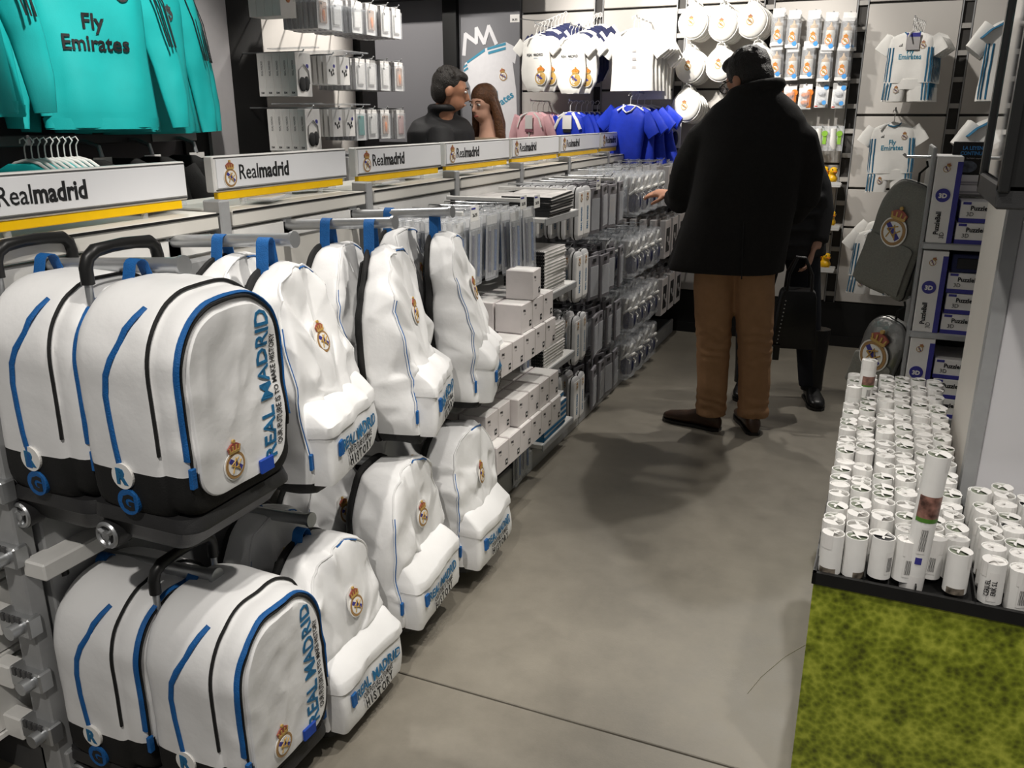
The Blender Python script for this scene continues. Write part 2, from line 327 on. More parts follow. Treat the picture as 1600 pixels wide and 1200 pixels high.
# ================================================================== GONDOLA WITH BAGS
BAYS = [1.06, 1.775, 2.482, 3.143, 3.83, 4.51, 5.24, 5.93]
SIGNS = [(1.094, 1.724), (1.823, 2.453), (2.511, 3.126), (3.16, 3.818), (3.841, 4.498), (4.519, 5.227), (5.254, 5.925)]
BL = ['nearest grey gondola bay, hung with the wheeled backpacks', 'second gondola bay, hung with the white backpacks', 'third gondola bay with pen packs and shelves of white boxes',
      'fourth gondola bay with small shelves of notebooks', 'fifth gondola bay hung with pencil cases', 'sixth gondola bay with bagged items beside the man in the coat', 'farthest gondola bay, with flat grey boxes near the back wall']
bays = []
def gy(x, y, z): return Matrix.Translation((x, y, z)) @ Matrix.Rotation(PI / 2, 4, 'Z')   # local front (-y) -> +X, local x -> +Y
for i in range(7):
    y0, y1 = BAYS[i], BAYS[i + 1]
    g = empty('gondola_bay', (-1.63, (y0 + y1) / 2, 0), 0, BL[i], 'display rack', 'gondola bays'); bays.append(g)
    h = (y1 - y0) / 2; B = lambda: MB()
    fx = .35 if i > 1 else .06
    MB().box(-.33, fx - .02, -h, h, 0, .09).build('base', M_dkgrey, g, False)
    MB().cbox(fx - .02, fx, -h, h, 0, .10, .004).build('base_lip', M_grey, g, False)
    MB().box(-.012, .012, -h + .03, h - .03, .10, 1.20).build('back_panel', M_cream if i < 2 else M_dkgrey, g, False)
    for yy in ((-h + .02,) if i else (-h + .02, )):
        MB().cbox(-.03, .03, yy - .02, yy + .02, 0, 1.285, .004).build('upright', M_grey, g, False)
    if i == 6: MB().cbox(-.03, .03, h - .04, h, 0, 1.285, .004).build('upright', M_grey, g, False)
    MB().cbox(-.30, .032, -h + .045, h - .01, 1.212, 1.256, .004).build('ledge', M_cream, g, False)
    MB().box(.032, .035, -h + .045, h - .01, 1.249, 1.255).build('ledge_seal', M_plinth, g, False)
    MB().cbox(-.01, .022, -h + .05, h - .03, 1.155, 1.205, .004).build('crossbar', M_wpaint, g, False)
    MB().cbox(-.07, -.03, -h + .05, h - .05, .99, 1.01, .004).build('rear_rail', M_grey, g, False)
# near end frame of the first bay: toothed upright, clips, pale bars
g = bays[0]; y = 1.06 - (BAYS[0] + BAYS[1]) / 2
MB().cbox(-.005, .05, y - .012, y + .03, 0, 1.2, .004).build('slotted_upright', M_grey, g, False)
for z in (.62, .45, .31, .17, .77):
    MB().cbox(-.035, .06, y - .03, y + .005, z - .03, z + .02, .004).build('clip', M_steel, g, False)
    MB().cyl((.03, y - .055, z - .005), (.03, y, z - .005), .016, n=12).build('clip_knob', M_steel, g)
    t = MB()
    for k in range(4): t.box(-.02 + k * .016, -.01 + k * .016, y - .034, y - .028, z + .004, z + .022)
    t.build('clip_teeth', M_dkgrey, g, False)
    MB().cbox(-.16, -.036, y - .03, y + .01, z - .045, z + .015, .004).build('end_bar', M_wpaint, g, False)
MB().cbox(.05, .115, y - .01, y + .20, .565, .605, .004).build('front_bar', M_wpaint, g, False)
MB().cbox(.02, .06, y + .04, y + .66, 0.1, 1.15, .004).build('side_panel', M_grey, g, False)
# white shelf boxes on the rear side, seen past the end frame
for k, z in enumerate((.14, .33, .52, .71)):
    o = MB().cbox(-2.08, -1.72, .80, 1.3, z, z + .165, .006).box(-2.08, -1.715, .80, 1.3, z - .012, z).build('white_drawer_box', M_wpaint, None, False)
    tag(o, ['lowest white drawer box behind the gondola end frame', 'second lowest white drawer box behind the gondola end frame', 'third lowest white drawer box behind the gondola end frame', 'topmost white drawer box behind the gondola end frame'][k], 'drawer', 'white drawer boxes')
# signs
SL = ['large lettered sign board cut off by the left picture edge', 'second lettered sign board from the left', 'third lettered sign board from the left', 'fourth lettered sign board, in front of the man with the dark jacket', 'fifth lettered sign board, below the pink baby clothes', 'sixth lettered sign board, below the blue baby jackets', 'farthest and smallest lettered sign board']
t1 = text('Real', .004, .86); t2 = text('madrid', .03, .84)
for i, (a, b) in enumerate(SIGNS):
    w = b - a; s = empty('sign_board', (-1.655, a, 1.26 if i else 1.252), PI / 2, SL[i], 'sign', 'shelf-top sign boards')
    MB().cbox(0, w, 0, .03, .04, .135, .003).build('case', M_wpaint, s, False)
    MB().cbox(.012, w - .006, -.003, .001, .050, .127, .001).build('face', M_signf, s, False)
    MB().box(.006, w - .003, -.0015, 0, .044, .0475).box(.006, w - .003, -.0015, 0, .129, .1315).build('face_trim', M_dkgrey, s, False)
    MB().cbox(.015, w - .02, .003, .02, .018, .04, .002).build('yellow_strip', M_yellow, s, False)
    for x in (.12, w - .14): MB().cyl((x, .012, 0), (x, .012, .02), .008, n=10).build('foot', M_clear, s)
    crest(MB(), front(.062, -.003, .087, .068)).build('crest', CRM, s, False)
    sz = .058; w1 = t1['w'] * sz; w2 = t2['w'] * sz
    MB().mesh(t1, 0, front(.10 + w1 / 2, -.0035, .070, sz)).build('lettering', M_ink, s, False)
    MB().mesh(t2, 0, front(.10 + w1 + .004 + w2 / 2, -.0035, .070, sz)).build('lettering', M_ink, s, False)
# arms
ARMS = [(1.26, 1.205), (1.61, 1.21), (2.06, 1.20), (2.41, 1.195), (1.25, .52), (1.59, .50), (1.97, .51), (2.35, .495)]
for k, (y, z) in enumerate(ARMS):
    g = bays[0] if y < 1.775 else bays[1]; yc = g.location.y
    a = MB().cyl((.012, y - yc, z - .01), (.385, y - yc, z + .015), .0155, n=18).build('display_arm', M_steel, g)
    MB().cyl((.383, y - yc, z + .0148), (.391, y - yc, z + .0153), .0195, n=22).build('arm_end_cap', M_steel, a)
    MB().cbox(.01, .022, y - yc - .022, y - yc + .022, z - .05, z + .03, .003).build('arm_bracket', M_grey, a, False)
def outl(Wd, H, rt, rb, rtz=None, n=96, z0=0):
    rtz = rtz or rt; pts = []
    def arc(cx, cz, ra, rz_, a0, a1):
        for k in range(13): a = a0 + (a1 - a0) * k / 12; pts.append((cx + ra * math.cos(a), cz + rz_ * math.sin(a)))
    pts.append((0, 0)); arc(Wd / 2 - rb, rb, rb, rb, -PI / 2, 0); arc(Wd / 2 - rt, H - rtz, rt, rtz, 0, PI / 2)
    arc(-Wd / 2 + rt, H - rtz, rt, rtz, PI / 2, PI); arc(-Wd / 2 + rb, rb, rb, rb, PI, 1.5 * PI)
    L = [0]; P = pts + [pts[0]]
    for a, b in zip(P, P[1:]): L.append(L[-1] + math.hypot(b[0] - a[0], b[1] - a[1]))
    out = []; j = 0
    for k in range(n):
        t = L[-1] * k / n
        while L[j + 1] < t: j += 1
        f = (t - L[j]) / max(1e-9, L[j + 1] - L[j]); out.append((P[j][0] + (P[j + 1][0] - P[j][0]) * f, z0 + P[j][1] + (P[j + 1][1] - P[j][1]) * f))
    return out
def ring(o, y, s, cz, dx=0): return [(p[0] * s, y, cz + (p[1] - cz) * s) for p in o]
def shell(o, layers, cz, mb, m=0): return mb.loft([ring(o, y, s, cz) for y, s in layers], m)
def split_z(name, mb, z, mats, parent, warp, names, tx=0):       # cut a shell at height z into two parts
    b = bmesh.new(); vs = [b.verts.new(p) for p in mb.v]
    for f in mb.f:
        try: b.faces.new([vs[i] for i in f])
        except ValueError: pass
    bmesh.ops.bisect_plane(b, geom=b.verts[:] + b.edges[:] + b.faces[:], plane_co=(0, 0, z), plane_no=(-tx, 0, 1))
    b.verts.index_update(); res = []
    for up in (True, False):
        fs = [f for f in b.faces if (f.calc_center_median().z - tx * f.calc_center_median().x > z) == up]; q = MB(); ix = {}
        for f in fs:
            for v in f.verts:
                if v not in ix: ix[v] = len(q.v); q.v.append(v.co.copy())
            q.f.append([ix[v] for v in f.verts]); q.m.append(0)
        res.append(q.build(names[0 if up else 1], mats[0 if up else 1], parent, True, warp, 60))
    b.free(); return res
def drape(mb, body, gap=.0015):                          # lay flat print onto a cloth surface facing -y
    from mathutils.bvhtree import BVHTree as B_
    T = B_.FromPolygons([v.co for v in body.data.vertices], [list(p.vertices) for p in body.data.polygons]); y0 = max(p.y for p in mb.v)
    for p in mb.v:
        h = T.ray_cast(Vector((p.x, -1, p.z)), Vector((0, 1, 0)))[0]
        if h: p.y = h.y - gap + (p.y - y0)
    return mb
def sm(a, b, x): t = max(0, min(1, (x - a) / (b - a))); return t * t * (3 - 2 * t)
def mkwarp(seed, amp=.012, freq=7, fine=.0025, pinch=0, top=.44, lean=0, swing=0):
    o = Vector((seed * 3.7, seed * 1.3, seed * 2.1))
    def w(p):
        t = sm(.2, top, p.z); q = Vector(p)
        q.y = q.y * (1 - pinch * t); q.x = q.x * (1 - pinch * .3 * t)
        k = .3 + .7 * sm(0, .22, p.z)
        q += noise.noise_vector(p * freq + o) * amp * .7 * k
        a = Vector((p.x * 13, p.y * 9, p.z * 5.5)); b = Vector(((p.x + p.z * .6) * 10, p.y * 8, (p.z - p.x * .6) * 10))
        r1 = 1 - 2.6 * abs(noise.noise(a + o)); r2 = 1 - 2.6 * abs(noise.noise(b - o))
        d = (r1 * .7 + r2 * .6 - .5) * amp * k
        q.y -= d * sm(0, .06, -p.y); q.x += d * .8 * (1 if p.x > 0 else -1) * sm(.05, .15, abs(p.x))
        q += noise.noise_vector(p * 34 + o) * fine
        q.y -= swing * (1 - p.z / top); q.x += lean * (p.z - top)
        return q
    return w
def loop(root, z0, zarm, y, w=None):
    r = .0175; p = [(.030, y, z0), (.026, y, (z0 + zarm) / 2), (r, y, zarm)] + [(r * math.cos(a), y, zarm + r * math.sin(a)) for a in (.5, 1.05, 1.57, 2.1, 2.6)] + [(-r, y, zarm), (-.024, y, (z0 + zarm) / 2), (-.026, y, z0)]
    MB().strap(p, .030, .002, (0, 1, 0)).build('hanging_loop', M_blue, root, True)
def zip_path(o, cz, y, s, zmin, off=0):
    return [(p[0] * s, y, cz + (p[1] - cz) * s) for p in o if p[1] > zmin]
def trolley(loc, rz, seed, label, zarm):
    t = empty('wheeled_backpack', loc, rz, label, 'backpack', 'wheeled backpacks'); wp = mkwarp(seed, .0045, 5, .0003)
    o = outl(.32, .44, .13, .05, .15); cz = .22
    lay = [(0, .90), (-.004, .95), (-.014, .985), (-.03, 1.0), (-.06, 1.012), (-.09, 1.015), (-.12, 1.01), (-.15, 1.006), (-.172, 1.0), (-.180, .985), (-.184, .965), (-.187, .945), (-.197, .945), (-.212, .945), (-.225, .93), (-.233, .905), (-.237, .87), (-.238, .7), (-.24, .45), (-.241, .2)]
    b = MB(); shell(o, lay, cz, b)
    bw, bb = split_z('b', b, .135, (M_white, M_black), t, wp, ('body', 'lower_panel'), .2)
    zp = [p for p in zip_path(o, cz, -.183, .99, .14)]; k = next(i for i, p in enumerate(zp) if p[0] < 0 and False) if False else 0
    MB().tube(zp, .0035, 6).build('piping', M_black, t, True, wp)
    MB().tube(zip_path(o, cz, -.2345, .90, .12), .0075, 8, flat=.5, up=(0, 1, 0)).build('pocket_zip', M_blue, t, True, wp)
    MB().tube(zip_path(o, cz, -.239, .862, .10), .003, 6).build('pocket_piping', M_black, t, True, wp)
    # side zip climbing the left flank then turning to the front
    def sd(z, y):
        s = 1.016; best = min((p for p in o if p[0] < 0), key=lambda p: abs(cz + (p[1] - cz) * s - z)); return best[0] * s
    sp = [(sd(z, y) - .001, y, z) for z, y in ((.10, -.088), (.15, -.082), (.20, -.078), (.25, -.077), (.29, -.085), (.32, -.10), (.35, -.118), (.375, -.13), (.395, -.14), (.41, -.148))]
    MB().tube(sp, .007, 8, flat=.45, up=(0, 1, 0)).build('side_zip', M_blue, t, True, wp)
    MB().cbox(sp[0][0] - .004, sp[0][0] + .001, -.097, -.08, .075, .108, .001).build('zip_pull', M_blue, t, False, wp)
    x = -.16 * .885; MB().cbox(x - .007, x + .006, -.247, -.238, .085, .125, .001).build('zip_pull', M_blue, t, False, wp)
    po = outl(.25, .352, .095, .055, .11); pf = MB(); pcz = .17
    M0 = Matrix.Translation((0, 0, .045)); pf.M = M0
    shell(po, [(-.236, .99), (-.243, 1.0), (-.2465, .985)] + [(-.2475, .93 - .07 * k_) for k_ in range(13)], pcz, pf)
    pan = pf.build('front_panel', M_signf if False else M_white, t, True, wp)
    MB().mesh(text('REAL MADRID', .018, .95), 0, front(.090, -.249, .222, .052, PI / 2)).build('lettering', M_blued, pan, False, wp)
    MB().mesh(text('OUR FUTURE IS TO MAKE HISTORY', .006, .68), 0, front(.112, -.249, .205, .0215, PI / 2)).build('lettering', M_ink, pan, False, wp)
    crest(MB(), front(-.038, -.249, .105, .075)).build('crest', CRM, pan, False, wp)
    MB().cbox(.03, .072, -.254, -.247, .045, .075, .002).build('corner_tab', mat('royal_tab', '#17409c', .6), pan, False, wp)
    for (yy, zz, m1, m2, ch) in ((-.094, .094, M_cwhite, M_blued, 'R'), (-.10, .042, M_blue, M_ink, 'G')):
        d = MB().cyl((-.158, yy, zz), (-.1675, yy, zz), .026, n=28).build('side_badge', m1, t, False)
        MB().mesh(text(ch, .05), 0, leftside(-.168, yy, zz - .0145, .042)).build('badge_letter', m2, d, False)
    loop(t, .41, zarm, -.02)
    # trolley frame
    for x in (-.088, .088): MB().cyl((x, .012, .02), (x, .012, .452), .0075, n=10).build('handle_post', M_steel, t)
    hp = [(-.088, .012, .435), (-.088, .012, .466), (-.082, .010, .484), (-.066, .008, .496), (-.03, .008, .499), (0, .008, .5), (.03, .008, .499), (.066, .008, .496), (.082, .010, .484), (.088, .012, .466), (.088, .012, .435)]
    MB().tube(hp, [.0125] * 3 + [.0135, .012, .0125, .012, .0135] + [.0125] * 3, 12).build('grip', M_blackp, t)
    bs = outl(.30, .25, .04, .02); bl = []
    for z, s, dy in ((.015, 1.0, 0), (-.006, 1.03, 0), (-.012, 1.03, 0), (-.02, .97, 0), (-.05, .88, .004), (-.075, .72, .01)): bl.append([(p[0] * s, .02 - dy - p[1] * s, z) for p in bs])
    MB().loft(bl).build('wheel_base', M_dgrey, t, True, ang=30)
    for s in (-1, 1):
        wv = MB().cyl((s * .118, -.012, -.052), (s * .152, -.012, -.052), .030, n=24).build('wheel', M_dgrey, t)
        hb = MB().tube([(s * .153, -.012 + .024 * math.cos(a * PI / 12), -.052 + .024 * math.sin(a * PI / 12)) for a in range(24)], .005, 6, closed=True)
        hb.cyl((s * .15, -.012, -.052), (s * .158, -.012, -.052), .010, n=14)
        for a in (.5, 2.6, 4.7): hb.tube([(s * .1525, -.012, -.052), (s * .1525, -.012 + .022 * math.cos(a), -.052 + .022 * math.sin(a))], .006, 6)
        hb.build('wheel_hub', M_steel, wv)
    return t
from mathutils.bvhtree import BVHTree
def evald(me, mods):
    o = bpy.data.objects.new('tmp', me); COL.objects.link(o)
    for ty, kw in mods:
        q = o.modifiers.new('m', ty)
        for k, v in kw.items(): setattr(q, k, v)
    bpy.context.view_layer.update(); r = bpy.data.meshes.new_from_object(o.evaluated_get(bpy.context.evaluated_depsgraph_get())); bpy.data.objects.remove(o); return r
def crumple(mb, wp, seed, ratio, lv=2):      # stiff cloth: reduce the warped shell to irregular facets, crease some edges, subdivide
    me = evald(mb.data('tmp', M_white, True, wp), [('TRIANGULATE', {}), ('DECIMATE', dict(ratio=ratio))])
    b = bmesh.new(); b.from_mesh(me); rd = random.Random(seed); cl = b.edges.layers.float.new('crease_edge')
    for v in b.verts: v.co += v.normal * rd.uniform(-.006, .006)
    b.normal_update()
    for e in b.edges:
        if len(e.link_faces) == 2 and e.calc_face_angle(0) > .25 and rd.random() < .6: e[cl] = rd.uniform(.35, .8)
    b.to_mesh(me); b.free(); me2 = evald(me, [('SUBSURF', dict(levels=lv, render_levels=lv))]); return me2
def backpack(loc, rz, seed, label, zarm, pinch=.35, swing=.0, amp=.014, H=.45, tilt=0, front_bits=True):
    t = empty('backpack', loc, rz, label, 'backpack', 'white backpacks'); wp = mkwarp(seed, amp, 6, .0, pinch, H, 0, swing); wq = mkwarp(seed, amp * .55, 6, .0, pinch, H, 0, swing)
    o = outl(.315, H, .135, .045, .17); cz = .2
    lay = [(0, .30), (0, .6), (0, .86), (-.003, .95), (-.012, .985), (-.03, 1.0), (-.05, 1.012), (-.07, 1.016), (-.09, 1.014), (-.11, 1.005), (-.122, .99), (-.127, .965), (-.13, .90), (-.133, .78), (-.136, .62), (-.138, .45), (-.139, .28), (-.14, .1)]
    b = MB(); shell(o, lay, cz, b); bm_ = crumple(b, wp, seed, .11); fin = MB().mesh(bm_); split_z('b', fin, .04, (M_white, M_black), t, None, ('body', 'bottom_panel'))
    T = BVHTree.FromPolygons([v.co for v in bm_.vertices], [list(p.vertices) for p in bm_.polygons])
    def snap(p, d=.001):
        q, n, i, _ = T.find_nearest(wp(Vector(p))); return q + n * d
    zp = [snap(p) for p in zip_path(o, cz, -.121, .992, .10)]
    MB().tube(zp, .0032, 6).build('seam_piping', M_white, t, True)
    k = len(zp); MB().tube([p for p in zp[int(k * .70):]], .0042, 6, flat=.5, up=(0, 1, 0)).build('main_zip', M_blue, t, True)
    MB().tube([p + Vector((0, -.002, -.004)) for p in zp[int(k * .40):int(k * .52)]], .0042, 6, flat=.5, up=(0, 1, 0)).build('zip_end', M_blue, t, True)
    e = zp[-1]; MB().cbox(e[0] - .007, e[0] + .005, e[1] - .008, e[1] - .001, e[2] - .03, e[2] + .008, .001).build('zip_pull', M_blue, t, False)
    q, n, i, _ = T.find_nearest(wp(Vector((.0, -.14, H * .68)))); n = (n * .5 + Vector((0, -1, .1)) * .5).normalized(); X_ = Vector((0, 0, 1)).cross(n).normalized(); Mx = Matrix((X_, n.cross(X_), n)).transposed().to_4x4(); Mx.translation = q + n * .0055
    cr_ = crest(MB(), Mx @ Matrix.Scale(.074, 4)).prism([(.46 * math.cos(a * PI / 10), .02 + .58 * math.sin(a * PI / 10)) for a in range(20)], .012, 1, Mx @ Matrix.Translation((0, 0, -.0015)) @ Matrix.Scale(.070, 4)); cr_.build('crest', CRM, t, False)
    bp_ = MB(); shell(o, [(.016, .9), (.014, .98), (.004, 1.0), (-.006, .99)], cz, bp_); bp_.build('back_panel', M_black, t, True, wp, 70)
    wp = wq
    def sec(z, w_, d):
        h = w_ / 2; r = .014; pts = []
        for cx, cy, a0 in ((h - r, -.10, 0), (-h + r, -.10, PI / 2), (-h + r, -d + r, PI), (h - r, -d + r, 1.5 * PI)):
            for k in range(5): a = a0 + k * PI / 8; pts.append((cx + r * math.cos(a), cy + r * math.sin(a), z))
        out = []
        for i, p in enumerate(pts):
            n_ = pts[(i + 1) % len(pts)]; m_ = max(1, int(math.hypot(n_[0] - p[0], n_[1] - p[1]) / .022))
            out += [(p[0] + (n_[0] - p[0]) * j / m_, p[1] + (n_[1] - p[1]) * j / m_, z) for j in range(m_)]
        return out
    def zl(rows, base=(.285, .18)):
        B = sec(0, *base); mb_ = MB(); rg = []
        for z, w_, d in rows: rg.append([(x * w_ / base[0], y if y > -.12 else -.10 + (y + .10) * (d - .10) / (base[1] - .10), z) for x, y, _ in B])
        return mb_.loft(rg)
    pp = zl([(.028, .265, .150), (.034, .29, .172), (.05, .295, .177), (.08, .296, .179), (.105, .296, .18), (.13, .296, .18), (.165, .296, .18)], (.296, .18)).build('front_pocket', M_white, t, True, wp, 35)
    zl([(.152, .302, .1845), (.162, .303, .1855), (.178, .302, .185), (.182, .30, .1825), (.20, .294, .163), (.218, .285, .142), (.228, .272, .128)], (.296, .18)).build('pocket_flap', M_white, t, True, wp, 30)
    if front_bits:
        MB().mesh(text('REAL MADRID', .02, .82), 0, front(.012, -.1835, .100, .040)).build('lettering', M_blued, pp, False, wp)
        MB().mesh(text('OUR FUTURE IS TO MAKE', .015, .56), 0, front(.012, -.1835, .080, .0215)).build('lettering', M_ink, pp, False, wp)
        MB().mesh(text('H I S T O R Y', .03, .72), 0, front(.012, -.1835, .052, .032)).build('lettering', M_ink, pp, False, wp)
        MB().cbox(-.118, -.098, -.187, -.181, .098, .135, .001).build('side_tab', M_blue, pp, False, wp)
    for s in (-1, 1): MB().strap([(s * .06, .014, H - .03), (s * .075, .03, H - .1), (s * .08, .034, .22), (s * .085, .02, .06)], .05, .008, (1, 0, 0)).build('shoulder_strap', M_black, t, True, wp)
    loop(t, H - .035, zarm, -.01)
    return t
Q = PI / 2
trolley((-1.338, 1.215, .762), Q, 1, 'upper wheeled backpack at the tip of the arm, lettering and crest facing out', .455)
trolley((-1.583, 1.215, .757), Q, 2, 'upper wheeled backpack half hidden behind another, nearest the rack', .455)
trolley((-1.315, 1.245, .09), Q, 3, 'lower wheeled backpack in front, cut off by the bottom picture edge', .43)
trolley((-1.565, 1.225, .09), Q, 4, 'lower wheeled backpack behind another, next to the toothed upright', .43)
# white backpacks on the upper arms (front one and the ones squeezed behind it)
backpack((-1.30, 1.565, .655), Q + R(12), 11, 'white backpack on the second arm, beside the upper wheeled backpack', .56, .32, .03, .020, .51)
backpack((-1.46, 1.60, .70), Q + R(6), 12, 'backpack squeezed behind the front one on the second upper arm', .51, .4, 0, .018, .48)
backpack((-1.32, 2.04, .60), Q + R(17), 13, 'middle one of the three upper white backpacks', .605, .34, .04, .020, .545)
backpack((-1.47, 2.05, .66), Q + R(8), 14, 'backpack with black back squeezed behind the middle upper one', .54, .4, 0, .018, .49)
backpack((-1.32, 2.42, .58), Q + R(18), 15, 'upper white backpack farthest along, next to the pen packs', .62, .34, .04, .020, .555)
backpack((-1.48, 2.41, .66), Q + R(8), 16, 'backpack squeezed behind the farthest upper one', .535, .4, 0, .018, .49)
# lower arms
backpack((-1.25, 1.545, .02), Q + R(2), 21, 'lower white backpack nearest the camera, beside the wheeled one', .475, .10, .03, .017, .468)
backpack((-1.44, 1.60, .07), Q, 22, 'grey-shaded backpack behind the nearest lower white one', .43, .3, 0, .016, .44)
backpack((-1.26, 1.915, .08), Q + R(5), 23, 'middle one of the three lower white backpacks', .425, .10, .03, .017, .475)
backpack((-1.46, 1.86, .11), Q, 24, 'shaded backpack behind the middle lower white one', .41, .3, 0, .016, .43)
backpack((-1.255, 2.315, .06), Q + R(3), 25, 'lower white backpack farthest along, in front of the white boxes', .43, .10, .03, .016, .465)
backpack((-1.46, 2.27, .09), Q, 26, 'shaded backpack behind the farthest lower white one', .42, .3, 0, .016, .43)
# ================================================================== GOODS ON THE GONDOLA
ORD = ['first', 'second', 'third', 'fourth', 'fifth', 'sixth', 'seventh', 'eighth', 'ninth', 'tenth', 'eleventh', 'twelfth', 'thirteenth', 'fourteenth']
XB = -1.618                                              # rack face
def hookrow(g, y, z, L=.30):
    yc = g.location.y; o = MB().tube([(.012, y - yc, z), (L * .5, y - yc, z), (L, y - yc, z + .004), (L + .012, y - yc, z + .018)], .003, 6).build('hook', M_steel, g); return o
def shelf(g, y0, y1, z, d, lip=.028, t=.018):
    yc = g.location.y; o = MB().cbox(.012, d, y0 - yc, y1 - yc, z - t, z, .003).build('shelf', M_wpaint, g, False)
    MB().cbox(d - .004, d + .004, y0 - yc, y1 - yc, z - lip, z - .001, .002).build('shelf_lip', M_grey, o, False); return o
# --- third bay: white mug boxes on two shelves
g3 = bays[2]
shelf(g3, 2.50, 3.13, .635, .385); shelf(g3, 2.49, 3.13, .285, .40)
mb_ = empty('mug_box', (0, 0, -5)); bx = MB().cbox(-.052, .052, -.105, 0, 0, .105, .0015).build('carton', M_cardp, mb_, False)
MB().cbox(-.046, .046, -.1, -.012, .1045, .1062, .0005).build('lid_panel', M_card, mb_, False)
MB().mesh(text('Mug', .02), 0, front(-.025, -.1056, .078, .013)).mesh(text('11 oz', .0), 0, front(-.022, -.1056, .066, .007)).build('lettering', M_ink, mb_, False)
MB().cbox(.022, .040, -.1062, -.105, .014, .036, .0005).build('mug_mark', M_ink, mb_, False)
MB().cbox(.026, .034, -.1066, -.106, .022, .03, .0003).build('mark_window', M_card, mb_, False)
def put(proto, loc, rz, label, cat, group, name=None, tilt=None):
    c = copy_tree(proto, None, loc, tilt or (0, 0, rz), label, group); c['category'] = cat; return c
first = {}
def place(proto, loc, rz, label, cat, group, rot=None):
    if proto.name not in first:
        ALLKIDS(proto); first[proto.name] = 1; proto.location = loc; proto.rotation_euler = rot or (0, 0, rz); return tag(proto, label, cat, group)
    return put(proto, loc, rz, label, cat, group, tilt=rot)
G = 'white mug boxes in the third bay'
for lv, (z, n, y0) in enumerate(((.286, 6, 2.55), (.6355, 5, 2.58))):
    for d in range(2):
        for i in range(n):
            for h in range(2 if (lv == 0 or i > 1) else 1):
                x = -1.618 + .385 - .112 * d - (.012 if h else 0) - (.03 if i < 2 and h else 0)
                place(mb_, (x - .002 + .105 - .105, y0 + i * .109 + random.uniform(-.001, .001), z + h * .1075), Q, 'white mug carton, %s shelf, %s layer, %s row, %s from the backpacks' % ('lower' if lv == 0 else 'upper', 'top' if h else 'bottom', 'rear' if d else 'front', ORD[i]), 'box', G + (' (lower)' if lv == 0 else ' (upper)'))
place(mb_, (-1.245, 2.88, .6355 + .2155), Q + .1, 'single white mug carton topping the upper shelf stack', 'box', G + ' (upper)')
# --- clear pen packs on hooks (third bay top, plus the strips below the mug shelves)
pk = empty('pen_pack', (0, 0, -5))
MB().cbox(-.045, .045, -.014, 0, -.24, 0, .003).build('blister', M_clear, pk, False)
MB().box(-.043, .043, -.002, -.001, -.235, -.005).build('backing_card', M_greyw, pk, False)
MB().cbox(-.043, .043, -.0045, -.002, -.04, -.008, .0008).build('header_card', M_card, pk, False)
for k, (x, m1) in enumerate(((-.024, M_navy), (0, M_steel), (.024, M_blue))):
    p = MB().cyl((x, -.008, -.21), (x, -.008, -.06), .005, n=8).build('pen', m1, pk); MB().cyl((x, -.008, -.225), (x, -.008, -.21), .0015, .005, n=8).cyl((x, -.008, -.06), (x, -.008, -.045), .0055, n=8).build('pen_tip', M_steel, p)
PG = 'clear pen packs hanging in the third bay'
for j, (y, z, n) in enumerate(((2.53, 1.165, 9), (2.66, 1.165, 9), (2.80, 1.165, 9), (2.93, 1.165, 10), (3.06, 1.165, 10))):
    hookrow(g3, y, z + .006)
    for i in range(n):
        place(pk, (-1.618 + .06 + i * .034, y + random.uniform(-.004, .004), z), 0, 'clear pack of pens, %s pen hook from the backpacks, %s from the front' % (ORD[j], ORD[n - 1 - i]), 'pen pack', PG + (' (front)' if i == n - 1 else ''), rot=(random.uniform(-.04, .04), 0, Q + random.uniform(-.06, .06)))
for j, (y, z) in enumerate(((3.10, .62), (3.10, .27), (3.02, .255))):
    for i in range(5):
        place(pk, (-1.618 + .12 + i * .055, y, z), 0, 'narrow clear pack %s, %s from the rack' % (('beside the upper mug shelf', 'below the lower mug shelf, far hook', 'below the lower mug shelf, near hook')[j], ORD[i]), 'pen pack', 'clear packs beside the mug shelves', rot=(0, 0, Q + random.uniform(-.1, .1)))
# price tickets
tk = MB().cbox(-.03, .03, -.0015, 0, -.05, 0, .0004).build('price_ticket', M_paper, None, False); tk.location = (0, 0, -5)
MB().mesh(text('26.95', .03), 0, front(0, -.0018, -.036, .016)).build('lettering', M_ink, tk, False); MB().box(-.026, .005, -.0019, -.0015, -.012, -.006).build('top_bar', M_purple, tk, False)
for k, (x, y, z, l) in enumerate(((-1.235, 2.56, 1.215, 'white price ticket beside the farthest upper backpack'), (-1.23, 2.97, 1.215, 'white price ticket on the middle pen pack hook'), (-1.235, 3.12, 1.205, 'white price ticket on the last pen pack hook'), (-1.24, 3.92, 1.215, 'white price ticket above the pencil cases'))):
    place(tk, (x, y, z), Q, l, 'price tag', 'price tickets')
for k in range(4):     # clear header rails above the packs
    y0 = (2.5, 3.0, 3.50, 4.2)[k]; gi = (2, 2, 3, 4)[k]; gb = bays[gi]; 
    MB().cbox(.06, .38, y0 - gb.location.y, y0 - gb.location.y + .012, 1.185, 1.20, .002).build('rail', M_wpaint, gb, False)
